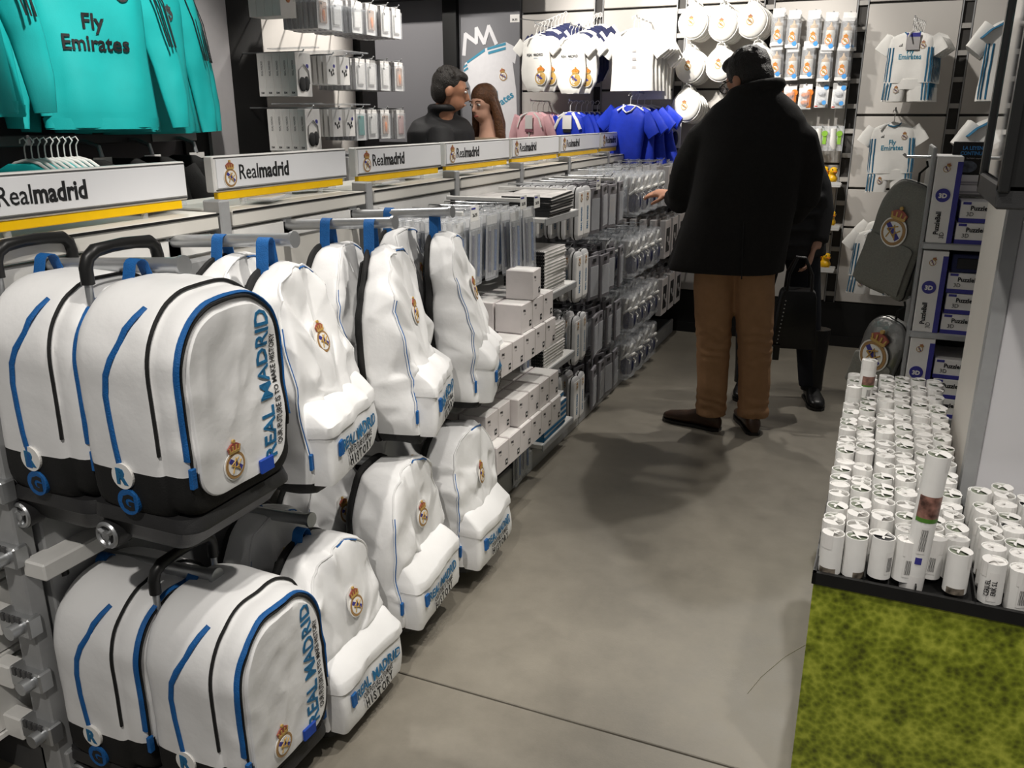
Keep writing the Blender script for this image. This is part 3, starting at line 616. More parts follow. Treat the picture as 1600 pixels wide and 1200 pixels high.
# --- fourth bay: four small shelves with magazines, spiral notebooks, books
g4 = bays[3]
for z in (1.105, .785, .46, .13): shelf(g4, 3.20, 3.60, z, .40, .03, .02)
def notebook(name, wd, ht, th, cover, spiral, spine=None):
    r = empty(name, (0, 0, -5)); MB().cbox(-wd / 2, wd / 2, 0, ht, th * .12, th * .88, .0006).build('pages', M_paper, r, False)
    MB().box(-wd / 2 - .002, wd / 2 + .002, -.002, ht + .002, 0, th * .1).build('back_cover', cover, r, False); MB().box(-wd / 2 - .002, wd / 2 + .002, -.002, ht + .002, th * .9, th).build('front_cover', cover, r, False)
    if spiral:
        s = MB(); n = 22
        for k in range(n):
            x = -wd / 2 + .008 + (wd - .016) * k / (n - 1)
            s.tube([(x, -.004 + .006 * math.cos(a), th / 2 + 0.0088 * math.sin(a)) for a in (0, 1.05, 2.1, 3.14, 4.2, 5.24)], .0021, 4, closed=True)
        s.build('wire_spiral', M_ink, r); MB().box(-wd / 2 + .002, wd / 2 - .002, -.0035, .0005, th * .14, th * .86).build('binding_edge', M_ink, r, False)
    if spine: MB().box(-wd / 2 - .0025, wd / 2 + .0025, -.0035, -.002, 0, th).box(wd / 2 + .002, wd / 2 + .0035, 0, ht, th * .25, th * .75).build('spine', spine, r, False)
    return r
M_cov = mat('notebook_cover', '#c9c6c4', .4, var=.3, scale=18)
mag = notebook('magazine', .21, .27, .011, M_cov, False, M_ink); spi = notebook('spiral_notebook', .185, .25, .0135, M_cov, True); bok = notebook('hardback_notebook', .20, .27, .024, M_card, False, M_blued)
MB().mesh(text('REAL MADRID', .03, .7), 0, Matrix.Translation((-.0, .16, .0242)) @ Matrix.Rotation(0, 4, 'Z') @ Matrix.Scale(.028, 4)).build('lettering', M_blued, bok, False)
MB().mesh(text('HISTORY', .03, .8), 0, Matrix.Translation((-.0, .12, .0242)) @ Matrix.Scale(.03, 4)).build('lettering', M_ink, bok, False)
# rotate so that the spiral edge (local -y) faces the camera (-Y) and width runs along X
for k in range(7): place(mag, (-1.335 + .006 * k % .01, 3.24, 1.106 + k * .0112), 0, 'thin magazine, front pile on the top small shelf, %s from below' % ORD[k], 'magazine', 'magazines, front pile', rot=(R(1.0 * k * .3), 0, random.uniform(-.03, .03)))
for k in range(6): place(mag, (-1.50, 3.26, 1.106 + k * .0112), 0, 'thin magazine, rear pile on the top small shelf, %s from below' % ORD[k], 'magazine', 'magazines, rear pile', rot=(0, 0, random.uniform(-.04, .04)))
for k in range(13): place(spi, (-1.335, 3.235, .786 + k * .0137), 0, 'spiral notebook on the second small shelf, %s from below' % ORD[k], 'notebook', 'spiral notebooks, upper stack', rot=(0, 0, random.uniform(-.02, .02)))
for k in range(12): place(spi, (-1.335, 3.235, .461 + k * .0137), 0, 'spiral notebook on the third small shelf, %s from below' % ORD[k], 'notebook', 'spiral notebooks, lower stack', rot=(0, 0, random.uniform(-.02, .02)))
for k in range(6): place(bok, (-1.335, 3.23, .131 + k * .0262), 0, 'white hardback notebook with blue spine, lowest stack, %s from below' % ORD[k] if k < 5 else 'topmost white hardback notebook with blue spine, lettering on its cover', 'notebook', 'hardback notebooks', rot=(0, 0, random.uniform(-.02, .02) if k < 5 else .05))
# --- pencil cases hanging behind the shelves and in the fifth bay
pc = empty('pencil_case', (0, 0, -5)); o_ = outl(.085, .235, .03, .03)
b = MB(); shell(o_, [(0, .94), (-.004, 1.0), (-.02, 1.01), (-.03, 1.0), (-.034, .94)], .117, b); b.build('case', M_greyw, pc)
MB().tube([(p[0] * 1.01, -.017, p[1]) for p in o_], .003, 6, closed=True).build('edge_zip', M_black, pc)
MB().cbox(-.034, .034, -.0355, -.033, .02, .215, .001).build('front_panel', M_card, pc, False)
crest(MB(), front(0, -.036, .19, .034)).build('crest', CRM, pc, False)
MB().mesh(text('REAL MADRID', .03, .8), 0, front(.012, -.036, .095, .021, PI / 2)).build('lettering', M_blued, pc, False)
for z in (.955, .665, .36, .06):
    for y, n in ((3.70, 5), (3.79, 5)):
        hookrow(g4 if y < 3.83 else bays[4], y, z + .24)
        for i in range(n):
            place(pc, (-1.60 + .06 + i * .064, y + random.uniform(-.006, .006), z), 0, 'lettered pencil case, %s, %s hook, %s from the front' % ({.955: 'top row', .665: 'second row', .36: 'third row', .06: 'bottom row'}[z], 'near' if y < 3.75 else 'far', ORD[n - 1 - i]), 'pencil case', 'pencil cases %s %s' % ({.955: 'top', .665: 'second', .36: 'third', .06: 'bottom'}[z], 'front' if i == n - 1 else 'behind'), rot=(0, 0, Q + random.uniform(-.15, .15)))
# --- grey flat packs on hooks in the fifth bay
fp = empty('flat_pack', (0, 0, -5)); MB().cbox(-.05, .05, -.012, 0, -.22, 0, .002).build('card_box', mat('mid_grey_card', '#77757a', .5, var=.15, scale=20), fp, False); MB().cbox(-.04, .04, -.019, -.016, -.2, -.05, .001).build('window', M_clear, fp, False); MB().box(-.015, .015, -.0175, -.016, -.03, -.012).build('hang_slot', M_ink, fp, False)
for z in (1.18, .84, .54, .27):
    for j, y in enumerate((4.0, 4.13, 4.27, 4.42)):
        hookrow(bays[4], y, z + .01)
        for i in range(6): place(fp, (-1.57 + i * .056 + random.uniform(0, .025), y + random.uniform(-.01, .01), z - random.uniform(0, .02)), 0, 'slim grey pack, fifth bay, %s row, %s hook, %s from the front' % ({1.18: 'top', .84: 'second', .54: 'third', .27: 'bottom'}[z], ORD[j], ORD[5 - i]), 'pack', 'slim grey packs %.2f' % z, rot=(0, random.uniform(-.05, .05), Q + random.uniform(-.22, .12)))
# --- bagged slippers in the sixth bay
sl = empty('bagged_slippers', (0, 0, -5))
for s in (-1, 1):
    q = MB(); q.M = Matrix.Translation((s * .028, -.03 - .012 * s, 0)) @ Matrix.Rotation(s * .12, 4, 'Y')
    so = [(.028 * math.cos(a) * (1 if math.sin(a) < 0 else .85), -.115 + .10 * math.sin(a)) for a in [2 * PI * k / 20 for k in range(20)]]
    f = q.prism(so, .012, 0, FR).build('sole', M_cardg, sl)
    q2 = MB(); q2.M = q.M; q2.ell((0, -.022, -.155), (.030, .026, .058)); q2.build('toe_cap', M_navy, sl)
    q3 = MB(); q3.M = q.M; q3.tube([(-.026, -.012, -.11), (-.02, -.04, -.09), (0, -.048, -.082), (.02, -.04, -.09), (.026, -.012, -.11)], .008, 6).tube([(-.02, -.014, -.10), (-.022, -.03, -.05), (0, -.03, -.03), (.022, -.03, -.05), (.02, -.014, -.10)], .007, 6); q3.build('collar', M_cotton, sl)
    q4 = MB(); q4.M = q.M; q4.tube([(-.012, -.05, -.11), (.006, -.058, -.125), (-.008, -.06, -.135), (.012, -.054, -.15)], .003, 5); q4.build('laces', M_cotton, sl)
MB().cbox(-.065, .065, -.085, .004, -.23, -.01, .012).build('clear_bag', M_clear, sl, False)
MB().cbox(-.05, .05, -.03, -.028, -.018, .025, .0006).build('header_card', M_clear, sl, False)
LV = {1.20: 'top row', .86: 'second row', .54: 'third row', .27: 'bottom row'}
for z in (1.20, .86, .54, .27):
    for j, y in enumerate((4.6, 4.76, 4.93, 5.1)):
        hookrow(bays[5], y, z + .01)
        for i in range(3): place(sl, (-1.53 + i * .115, y, z), 0, 'bagged navy and white baby slippers, %s, %s hook, %s from the front' % (LV[z], ORD[j], ORD[2 - i]), 'slippers', 'bagged slippers ' + LV[z], rot=(0, 0, Q + random.uniform(-.2, .2)))
# --- flat grey boxes with pink front card in the last bay
gb = empty('flat_gift_box', (0, 0, -5)); MB().cbox(-.075, .075, -.035, 0, -.24, 0, .002).build('carton', M_cardg, gb, False); MB().cbox(-.074, .074, -.037, -.035, -.238, -.002, .0006).build('front_card', M_cardp, gb, False); MB().cbox(-.045, .045, -.039, -.037, -.2, -.05, .0006).build('window', M_ink, gb, False)
MB().cyl((-.015, -.041, -.12), (-.015, -.039, -.12), .02, n=12).cyl((.02, -.041, -.15), (.02, -.039, -.15), .014, n=12).build('badges', M_cardg, gb); MB().box(-.03, .03, -.036, -.03, 0, .03).build('hang_tab', M_clear, gb, False)
for z in (1.2, .87, .50):
    for j, y in enumerate((5.36, 5.56, 5.76)):
        hookrow(bays[6], y, z + .02)
        for i in range(6): place(gb, (-1.59 + i * .066, y, z), 0, 'flat grey gift box, last bay, %s, %s hook, %s from the front' % ({1.2: 'top row', .87: 'middle row', .50: 'bottom row'}[z], ORD[j], ORD[5 - i]), 'box', 'flat gift boxes ' + {1.2: 'top', .87: 'middle', .50: 'bottom'}[z], rot=(0, 0, Q))
# ================================================================== GARMENTS
ORD = ['first', 'second', 'third', 'fourth', 'fifth', 'sixth', 'seventh', 'eighth', 'ninth', 'tenth', 'eleventh', 'twelfth', 'thirteenth', 'fourteenth']
def rowring(z, cx, a, b, cy=0, n=32, e=.75, fold=0, ph=0):
    out = []
    for k in range(n):
        t = 2 * PI * k / n; c, s = math.cos(t), math.sin(t)
        f = fold * math.sin(7 * t + ph) 
        out.append((cx + a * math.copysign(abs(c) ** e, c), cy + (b + f) * math.copysign(abs(s) ** e, s), z))
    return out
def lerp_rows(rows, n):
    out = []
    for i in range(len(rows) - 1):
        for k in range(n): f = k / n; out.append(tuple(a + (b - a) * f for a, b in zip(rows[i], rows[i + 1])))
    return out + [rows[-1]]
def clothwarp(seed, amp=.006, fr=14):
    o = Vector((seed * 2.3, seed * 5.1, seed)); 
    def w(p): 
        q = Vector(p); a = Vector((p.x * fr, p.y * fr, p.z * fr * .45)); q.y += (noise.noise(a + o) + .5 * (abs(noise.noise(a * 1.9 - o)) - .25)) * amp * 1.6; q.x += noise.noise(a * .7 + o * 2) * amp * .5; return q
    return w
LASTBODY = [None]
def shirt(root, w, L, m, slv=.35, long=False, depth=.032, seed=1, body='body', slm=None, spread=.62, bodysuit=False, name='sleeve'):
    wp = clothwarp(seed, .006 if w < .35 else .015, 16 if w < .35 else 8); h = w / 2
    if bodysuit: rows = [(0, 0, .30 * h, .010), (-.05 * L, 0, .62 * h, .018), (-.12 * L, 0, .84 * h, depth * .8), (-.3 * L, 0, .82 * h, depth), (-.6 * L, 0, .9 * h, depth), (-.78 * L, 0, .88 * h, depth), (-.93 * L, 0, .62 * h, depth * .8), (-L, 0, .52 * h, depth * .4)]
    else: rows = [(0, 0, .34 * h, .012), (-.05 * L, 0, .66 * h, .020), (-.12 * L, 0, .93 * h, depth * .8), (-.25 * L, 0, .95 * h, depth), (-.6 * L, 0, .93 * h, depth), (-.9 * L, 0, .98 * h, depth * 1.1), (-L, 0, 1.0 * h, depth * 1.05)]
    R_ = lerp_rows(rows, 4); mb = MB(); mb.loft([rowring(r[0], r[1], r[2], r[3], fold=.10 * depth * min(1, -r[0] / L + .1), ph=seed) for r in R_][::-1])
    LASTBODY[0] = mb.build(body, m, root, True, wp, 70)
    for s in (-1, 1):
        sl = L * (.92 if long else slv)
        dx, dz = (spread, -1) if not long else (.22, -1); d = Vector((s * dx, 0, dz)).normalized(); st = Vector((s * .78 * h, 0, -.105 * L))
        rr = [.17 * w, .175 * w, .165 * w] if not long else [.19 * w, .17 * w, .15 * w, .135 * w, .12 * w, .085 * w]
        k = len(rr) - 1; pts = [st + d * sl * i / k + (Vector((s * .035, .012, 0)) * math.sin(PI * i / k) if long else Vector()) for i in range(k + 1)]
        pts2, r2 = [], []
        for i in range(k):
            for j in range(4): pts2.append(pts[i].lerp(pts[i + 1], j / 4)); r2.append(rr[i] + (rr[i + 1] - rr[i]) * j / 4)
        pts2.append(pts[-1]); r2.append(rr[-1])
        MB().tube(pts2, r2, 16, flat=.42 if long else .27, up=(1, 0, 0)).build(name, slm or m, root, True, wp, 70)
    return wp
def sidestripes(root, w, L, depth, wp, m, z0=-.3, z1=-.98, n=3):
    h = w / 2
    for s in (-1, 1):
        for k in range(n):
            a = R(-14 - 16 * k) if s > 0 else R(180 + 14 + 16 * k); pts = []
            for i in range(9):
                z = L * (z0 + (z1 - z0) * i / 8); hw = h * (.95 if z > -.6 * L else .97); c_, s_ = math.cos(a), math.sin(a)
                pts.append((hw * math.copysign(abs(c_) ** .75, c_) * 1.01, depth * math.copysign(abs(s_) ** .75, s_) * 1.03 - .0015, z))
            MB().tube(pts, .0042 * w / .24, 5, flat=.4, up=(0, 1, 0) if k == 0 else (1, 0, 0)).build('side_stripe', m, root, True, wp)
def chestprint(root, w, L, depth, wp, big=1.0, col=None):
    y = -depth * 1.06
    for t_, z, s_ in (('Fly', -.42, .15), ('Emirates', -.53, .15)):
        drape(MB().mesh(text(t_, .02, .9), 0, front(0, y, z * L, s_ * w * big)), LASTBODY[0]).build('lettering', col or M_mt, root, False)
    drape(crest(MB(), front(.24 * w, y, -.25 * L, .17 * w)), LASTBODY[0]).build('crest', CRM, root, False)
    q = MB()
    for k in range(3): q.prism([(-.5 + k * .36, 0), (-.22 + k * .36, 0), (-.22 + k * .36 + .0, .3 + k * .28), (-.36 + k * .36, .42 + k * .28)], .02, 0, front(-.22 * w, y, -.28 * L, .07 * w))
    drape(q, LASTBODY[0]).build('three_bar_mark', M_ink, root, False)
def shorts(root, w, L0, L1, m, seed, depth=.03):
    wp = clothwarp(seed + 9, .005, 16); h = w / 2; q = MB()
    q.loft([rowring(z, 0, a, depth * .9) for z, a in ((L0, .9 * h), (L0 - .3 * (L0 - L1), .93 * h), (L0 - .45 * (L0 - L1), .95 * h))][::-1])
    for s in (-1, 1): q.loft([rowring(z, s * c * h, a * h, depth * .9) for z, c, a in ((L0 - .35 * (L0 - L1), .48, .47), (L0 - .7 * (L0 - L1), .52, .46), (L1, .56, .46))][::-1])
    q.build('shorts', m, root, True, wp, 70)
    for s in (-1, 1):
        for k in range(3): MB().tube([(s * h * (.93 - .13 * k), -depth * .93 - .001, L0 - .02), (s * h * (.97 - .13 * k), -depth * .93 - .001, L1 + .008)], .004, 5, flat=.4, up=(1, 0, 0)).build('side_stripe', M_stripe, root, True, wp)
    crest(MB(), front(-.42 * h, -depth, L0 - .45 * (L0 - L1), .16 * w)).build('crest', CRM, root, False, wp)
hgr = MB(); hgr.tube([(0, 0, 0), (0, 0, .03), (.002, 0, .045), (.014, 0, .06), (.004, 0, .074), (-.012, 0, .068), (-.014, 0, .055)], .0025, 6); hgr.tube([(-.085, 0, -.035), (-.05, 0, -.012), (0, 0, 0), (.05, 0, -.012), (.085, 0, -.035)], .006, 8, flat=.5)
hang = hgr.build('clothes_hanger', M_wpaint, None); hang.location = (0, 0, -5)
def hanger(loc, rz, label, group, m=1.0):
    o = place(hang, loc, rz, label, 'hanger', group); return o
def wallhook(x, z, L, y=6.0):
    return MB().tube([(x, y, z), (x, y - L, z), (x, y - L - .012, z + .012)], .005, 8).build('rail', M_steel, wb)
NAME = {}
# --- baby bodysuits: white front, navy shoulders behind
def bodysuit(colour, seed):
    r = empty('baby_bodysuit', (0, 0, -5)); wp = shirt(r, .25, .35, M_cotton if colour == 'white' else M_navy, .24, seed=seed, bodysuit=True, spread=.9, depth=.022)
    y = -.0235
    if colour == 'white':
        MB().mesh(text('REAL MADRID', .02, .8), 0, front(0, y, -.125, .024)).build('lettering', M_ink, r, False, wp); MB().mesh(text('- - - - -', .05, .8), 0, front(0, y, -.142, .018)).build('lettering', M_blued, r, False, wp)
        crest(MB(), front(.045, y, -.245, .115)).build('crest', [M_goldy, M_cwhite, M_purple, M_orange, M_goldy], r, False, wp)
    else:
        crest(MB(), front(.045, y, -.245, .115)).build('crest', [M_goldy, M_cwhite, M_purple, M_orange, M_goldy], r, False, wp)
    return r
bsw, bsn = bodysuit('white', 3), bodysuit('navy', 5)
for j, (x, z, nm) in enumerate(((-2.235, 2.0, 'left'), (-1.99, 1.985, 'right'))):
    wallhook(x, z + .075, .40)
    for i in range(9):
        y = 5.62 + i * .031; p = bsw if (i in (0, 1, 4) or (j == 1 and i in (2, 8))) else bsn
        if i == 1: pp_ = (.05 if j == 0 else .055)
        else: pp_ = 0
        nm2 = 'white' if p is bsw else 'navy'
        place(p, (x + i * .014 + pp_, y, z + (i - (i == 1)) * .012), 0, '%s baby bodysuit, %s from the front on the %s bodysuit rail' % (nm2, ORD[i], nm), 'bodysuit', 'baby bodysuits on the %s rail' % nm, rot=(0, 0, R(-8 - 2 * i)))
        hanger((x + i * .014, y, z + i * .012), R(20), 'white baby hanger, %s from the front on the %s bodysuit rail' % (ORD[i], nm), 'hangers on the %s bodysuit rail' % nm)
o = MB().cbox(-.035, .035, -.002, 0, -.025, .025, .0006).build('price_card', M_card, None, False); o.location = (-2.47, 5.80, 2.135); tag(o, 'white price card beside the left bodysuit rail, above the mural', 'price tag')
MB().mesh(text('14.95', .03), 0, front(0, -.0025, -.015, .02)).build('lettering', M_ink, o, False)
MB().tube([(0, 0, 0), (.12, .1, -.01), (.2, .2, 0)], .003, 6).build('card_arm', M_steel, o)
# --- white tees, pink jackets, blue jackets, royal tops
def simple(nm, w, L, m, seed, **k):
    r = empty(nm, (0, 0, -5)); wp = shirt(r, w, L, m, seed=seed, **k); return r, wp
tee, wp = simple('white_tee', .30, .37, M_cotton, 7, slv=.38, spread=.75, depth=.03)
for k, z in enumerate((-.13, -.18, -.23)): MB().prism([(-.015, -.008), (.015, -.008), (.012, .01), (-.012, .01)], .001, 0, front(.02, -.032, z)).build('chest_print', M_cardg, tee, False, wp)
wallhook(-1.56, 2.09, .36)
for i in range(6):
    place(tee, (-1.575 + i * .018, 5.63 + i * .042, 2.02 - (.0 if i < 4 else .05)), 0, 'white baby top, %s from the front on the brightly lit rail' % ORD[i], 'top', 'white baby tops', rot=(0, 0, R(-6 - 4 * i)))
    hanger((-1.575 + i * .018, 5.63 + i * .042, 2.025), R(15), 'hanger of the white baby tops, %s from the front' % ORD[i], 'hangers of the white tops')
pj, wp = simple('pink_baby_jacket', .25, .34, M_pink, 9, long=True, depth=.035)
MB().tube([(0, -.036, -.02), (0, -.038, -.33)], .004, 6, flat=.5).build('front_zip', M_cotton, pj, True, wp); MB().cbox(-.03, .03, -.042, -.040, -.11, -.02, .0006).build('swing_tag', M_card, pj, False)
for s in (-1, 1): MB().tube([(s * .03, -.02, -.005), (s * .075, -.032, -.04), (s * .10, -.035, -.1)], .006, 6, flat=.5).build('shoulder_trim', M_cotton, pj, True, wp)
MB().cbox(-.03, .03, -.0425, -.0405, -.13, -.112, .0006).build('tag_foot', mat('mauve_card', '#8c5a66', .6), pj, False)
bj, wp = simple('blue_baby_jacket', .25, .34, M_royal, 10, long=True, depth=.035)
for s in (-1, 1): MB().tube([(s * .03, -.02, -.005), (s * .07, -.034, -.05), (s * .10, -.038, -.11)], .011, 6, flat=.5).build('shoulder_trim', M_cotton, bj, True, wp)
MB().cbox(-.035, .035, -.044, -.042, -.11, -.02, .0006).build('swing_tag', M_card, bj, False); MB().cbox(-.03, .03, -.0445, -.0425, -.132, -.112, .0006).build('tag_foot', M_ink, bj, False)
for nm, pr, x, n in (('pink', pj, -2.29, 4), ('blue', bj, -2.01, 6)):
    wallhook(x, 1.595, .34)
    for i in range(n):
        place(pr, (x + i * .024, 5.68 + i * .045, 1.52), 0, '%s baby jacket, %s from the front on its rail above the signs' % (nm, ORD[i]), 'jacket', '%s baby jackets' % nm, rot=(0, 0, R(-10 - 3 * i)))
        hanger((x + i * .024, 5.68 + i * .045, 1.522), R(20), 'white hanger of the %s baby jackets, %s from the front' % (nm, ORD[i]), 'hangers of the %s jackets' % nm)
rt, wp = simple('royal_blue_top', .28, .40, M_royal, 12, slv=.38, spread=.8, depth=.035)
MB().tube([(-.045, -.012, .0), (-.03, -.034, -.03), (0, -.038, -.045), (.03, -.034, -.03), (.045, -.012, .0)], .007, 6, flat=.6).build('collar', M_cotton, rt, True, wp)
wallhook(-1.53, 1.64, .33)
for i in range(4):
    place(rt, (-1.575 + i * .028, 5.62 + i * .07, 1.56 - .01 * i), 0, 'royal blue baby top, %s from the front, beyond the farthest sign' % ORD[i], 'top', 'royal blue baby tops', rot=(0, R(8 - 9 * i), R(-14 - 4 * i)))
    hanger((-1.575 + i * .028, 5.62 + i * .07, 1.565), R(10), 'hanger of the royal blue tops, %s from the front' % ORD[i], 'hangers of the royal blue tops')
# --- bibs
bib = empty('baby_bib', (0, 0, -5)); bo = []
for k in range(28):
    t = 2 * PI * k / 28; c_, s_ = math.cos(t), math.sin(t); wdt = .095 * (1 - .42 * max(0, s_) ** 1.3); bo.append((wdt * c_, .105 * s_))
bb_ = MB(); shell([(a, b + .0) for a, b in bo], [(0, .97), (-.004, 1.0), (-.012, .98), (-.02, .9), (-.028, .7), (-.032, .4), (-.033, .15)], 0, bb_); bb_.build('bib_cloth', M_cotton, bib, True, clothwarp(4, .004, 22), 70)
MB().tube([(a * 1.02, -.004, b * 1.02) for a, b in bo], .004, 6, closed=True).build('edge_binding', M_cotton, bib)
MB().tube([(-.03, -.004, .095), (-.02, -.004, .12), (0, -.004, .128), (.02, -.004, .12), (.03, -.004, .095)], .006, 6, flat=.6).build('neck_band', M_cotton, bib)
crest(MB(), front(-.004, -.035, 0, .062)).build('crest', [M_goldy, M_cwhite, M_gold, M_red, M_goldy], bib, False)
BP = [(-1.249, 2.075, 'top row, left'), (-1.057, 2.055, 'top row, middle'), (-.88, 2.068, 'top row, right'), (-1.253, 1.81, 'second row, left of the head'), (-1.059, 1.815, 'second row, behind the head'), (-.83, 1.825, 'second row, right of the head'), (-1.262, 1.565, 'third row, by the black coat')]
for j, (x, z, nm) in enumerate(BP):
    wallhook(x, z + .125, .16)
    for i in range(4):
        place(bib, (x + i * .010, 5.86 + i * .034, z - .004 * i), 0, ('white crested bib, %s, %s' % (nm, ('foremost', 'second from the front', 'third from the front', 'rearmost')[i])), 'bib', 'white bibs, ' + nm, rot=(0, R(-3 * i), R(-6 - 2 * i)))
sc_ = empty('shoe_card', (-1.322, 5.86, 1.42), 0, 'small white card with blue shoe under the lowest bib', 'pack'); MB().cbox(-.035, .035, -.004, 0, -.13, .05, .001).build('card', M_card, sc_, False); MB().ell((0, -.015, -.07), (.022, .015, .05)).build('blue_shoe', M_navy, sc_)
wallhook(-1.322, 1.46, .14)
# --- bottle packs, dummies, socks, ducks
def bottle(seed):
    r = empty('baby_bottle_pack', (0, 0, -5)); MB().cbox(-.038, .038, -.06, 0, -.215, -.03, .003).build('clear_box', M_clear, r, False); MB().cbox(-.036, .036, -.034, -.03, -.05, 0, .001).build('header_card', M_card, r, False); MB().cbox(-.038, .038, -.0605, -.001, -.215, -.195, .001).build('base_card', M_card, r, False)
    b = MB(); b.loft([[(rr * math.cos(2 * PI * k / 16), -.03 + rr * math.sin(2 * PI * k / 16), z) for k in range(16)] for z, rr in ((-.19, .024), (-.185, .027), (-.15, .025), (-.115, .027), (-.105, .026), (-.10, .022))]); b.build('bottle', mat('milky_bottle', '#d8d2c6', .25, var=.03), r)
    t = MB(); t.loft([[(rr * math.cos(2 * PI * k / 12), -.03 + rr * math.sin(2 * PI * k / 12), z) for k in range(12)] for z, rr in ((-.10, .024), (-.085, .024), (-.082, .014), (-.07, .006), (-.06, .005), (-.057, .002))]); t.build('teat', mat('amber_teat', '#c9a77c', .3), r)
    crest(MB(), front(0, -.0585, -.15, .06)).build('crest', [M_orange, M_cwhite, M_goldy, M_orange, M_goldy], r, False); MB().cyl((.018, -.0605, -.19), (.018, -.063, -.19), .014, n=14).build('round_sticker', M_sky, r, False)
    return r
bt = bottle(1)
B1 = [(-.716, 2.13), (-.62, 2.115), (-.506, 2.11), (-.402, 2.095), (-.304, 2.09)]; B2 = [(-.71, 1.94), (-.612, 1.925), (-.515, 1.935), (-.417, 1.915), (-.314, 1.92)]
PLC = ('leftmost', 'second from the left', 'in the middle', 'second from the right', 'rightmost')
for rn, row in (('top', B1), ('second', B2)):
    for i, (x, z) in enumerate(row):
        wallhook(x, z - .01, .12)
        for k in range(2): place(bt, (x, 5.88 + k * .066, z), 0, 'baby bottle pack in the %s row, %s%s' % (rn, PLC[i], '' if k == 0 else ', rear one'), 'bottle pack', 'baby bottle packs, %s row' % rn, rot=(R(4), R(random.uniform(-3, 3)), R(-8)))
def dummy(kind):
    r = empty('dummy_pack', (0, 0, -5)); MB().cbox(-.04, .04, -.004, 0, -.15, 0, .001).build('card', M_card, r, False); MB().cbox(-.03, .03, -.03, -.004, -.135, -.04, .008).build('bubble', M_clear, r, False)
    m1 = M_orange if kind == 'orange' else M_card
    for z in (-.065, -.11): MB().ell((0, -.014, z), (.022, .008, .014)).cyl((0, -.014, z), (0, -.026, z), .008, n=12).build('dummy', m1 if kind == 'orange' else M_greyw, r)
    if kind == 'orange': MB().cyl((.028, -.008, -.05), (.028, -.004, -.05), .02, n=16).cbox(.012, .04, -.007, -.004, -.14, -.06, .001).build('print', M_orange, r)
    else: MB().cyl((.024, -.008, -.03), (.024, -.004, -.03), .015, n=16).cyl((.024, -.032, -.12), (.024, -.029, -.12), .013, n=16).build('print', M_sky, r); MB().box(-.036, -.018, -.005, -.003, -.145, -.138).build('red_mark', mat('red_print', '#b5352c', .5), r, False)
    return r
do, db = dummy('orange'), dummy('blue')
for i, (x, z) in enumerate([(-.703, 1.69), (-.612, 1.685), (-.52, 1.685), (-.422, 1.695), (-.321, 1.69)]):
    wallhook(x, z - .008, .12)
    for k in range(2): place(do if i < 3 else db, (x, 5.88 + k * .05, z), 0, '%s dummy pack in the third row, %s%s' % ('orange' if i < 3 else 'white and blue', PLC[i], '' if k == 0 else ', rear one'), 'dummy pack', 'dummy packs', rot=(0, 0, R(-8)))
sk = empty('sock_pack', (0, 0, -5)); MB().cbox(-.045, .045, -.006, 0, -.14, .01, .001).build('clear_card', M_clear, sk, False)
MB().tube([(-.014, -.018, -.005), (-.012, -.02, -.06), (-.008, -.022, -.10), (.0, -.02, -.128)], [.02, .021, .024, .012], 10, flat=.6).build('sock', M_cotton, sk, True); MB().cyl((.022, -.02, -.035), (.022, -.012, -.035), .018, n=14).cbox(.012, .034, -.016, -.008, -.10, -.045, .001).build('green_label', M_green, sk)
for i, x in enumerate((-.486, -.398, -.311)): wallhook(x, 1.425, .12); place(sk, (x, 5.88, 1.425), 0, 'white socks with green label, ' + ('half hidden by the coat', 'middle pack', 'rightmost pack')[i], 'socks', 'sock packs', rot=(0, 0, R(-8)))
dk = empty('rubber_duck', (0, 0, -5)); q = MB(); q.ell((0, 0, .035), (.034, .042, .032)); q.ell((0, -.018, .085), (.026, .026, .026)); q.tube([(0, .02, .05), (0, .045, .07), (0, .055, .085)], [.022, .012, .003], 8); remesh('duck_body', q, M_duck, dk, .006, 4); MB().ell((0, -.046, .08), (.012, .012, .005)).build('beak', M_orange, dk)
for s in (-1, 1): MB().ell((s * .014, -.037, .094), (.004, .003, .005)).build('eye', M_ink, dk)
for i, (x, z) in enumerate(((-.318, 1.08), (-.298, .81), (-.30, .54))):
    MB().cbox(x - .09, x + .07, 5.80, 6.0, z - .014, z, .003).box(x - .09, x + .07, 5.80, 5.804, z, z + .02).build('small_shelf', M_wpaint, wb, False)
    for k in range(2): place(dk, (x + .01 - .055 * k, 5.85 + .05 * k, z), 0, 'yellow rubber duck on the %s small wall shelf%s' % (('top', 'middle', 'lowest')[i], '' if k == 0 else ', rear one'), 'rubber duck', 'rubber ducks', rot=(0, 0, R(25)))
# --- children's football kits
def kit(seed, w=.25, L=.27, S_=.10):
    r = empty('football_kit', (0, 0, -5)); wp = shirt(r, w, L, M_cotton, .36, seed=seed, spread=.72, depth=.026); sidestripes(r, w, L, .026, wp, M_stripe); chestprint(r, w, L, .026, wp, 1.0)
    MB().tube([(-.04, -.008, .0), (-.028, -.022, -.012), (0, -.027, -.02), (.028, -.022, -.012), (.04, -.008, .0)], .004, 6, flat=.6).build('collar', M_stripe, r, True, wp); shorts(r, w * .98, -L + .02, -L - S_, M_cotton, seed); return r
kt = kit(21); kt2 = kit(33, .26, .29, .11)
wallhook(.05, 2.02, .36)
for i in range(7):
    place(kt, (.05 + i * .010, 5.60 + i * .045, 1.945), 0, 'white football kit, %s from the front in the top group' % ORD[i], 'football kit', 'football kits, top group', rot=(0, 0, R(-3 * i - 2)))
    hanger((.05 + i * .010, 5.60 + i * .045, 1.95), R(75), 'white hanger in the top kit group, %s from the front' % ORD[i], 'hangers, top kit group')
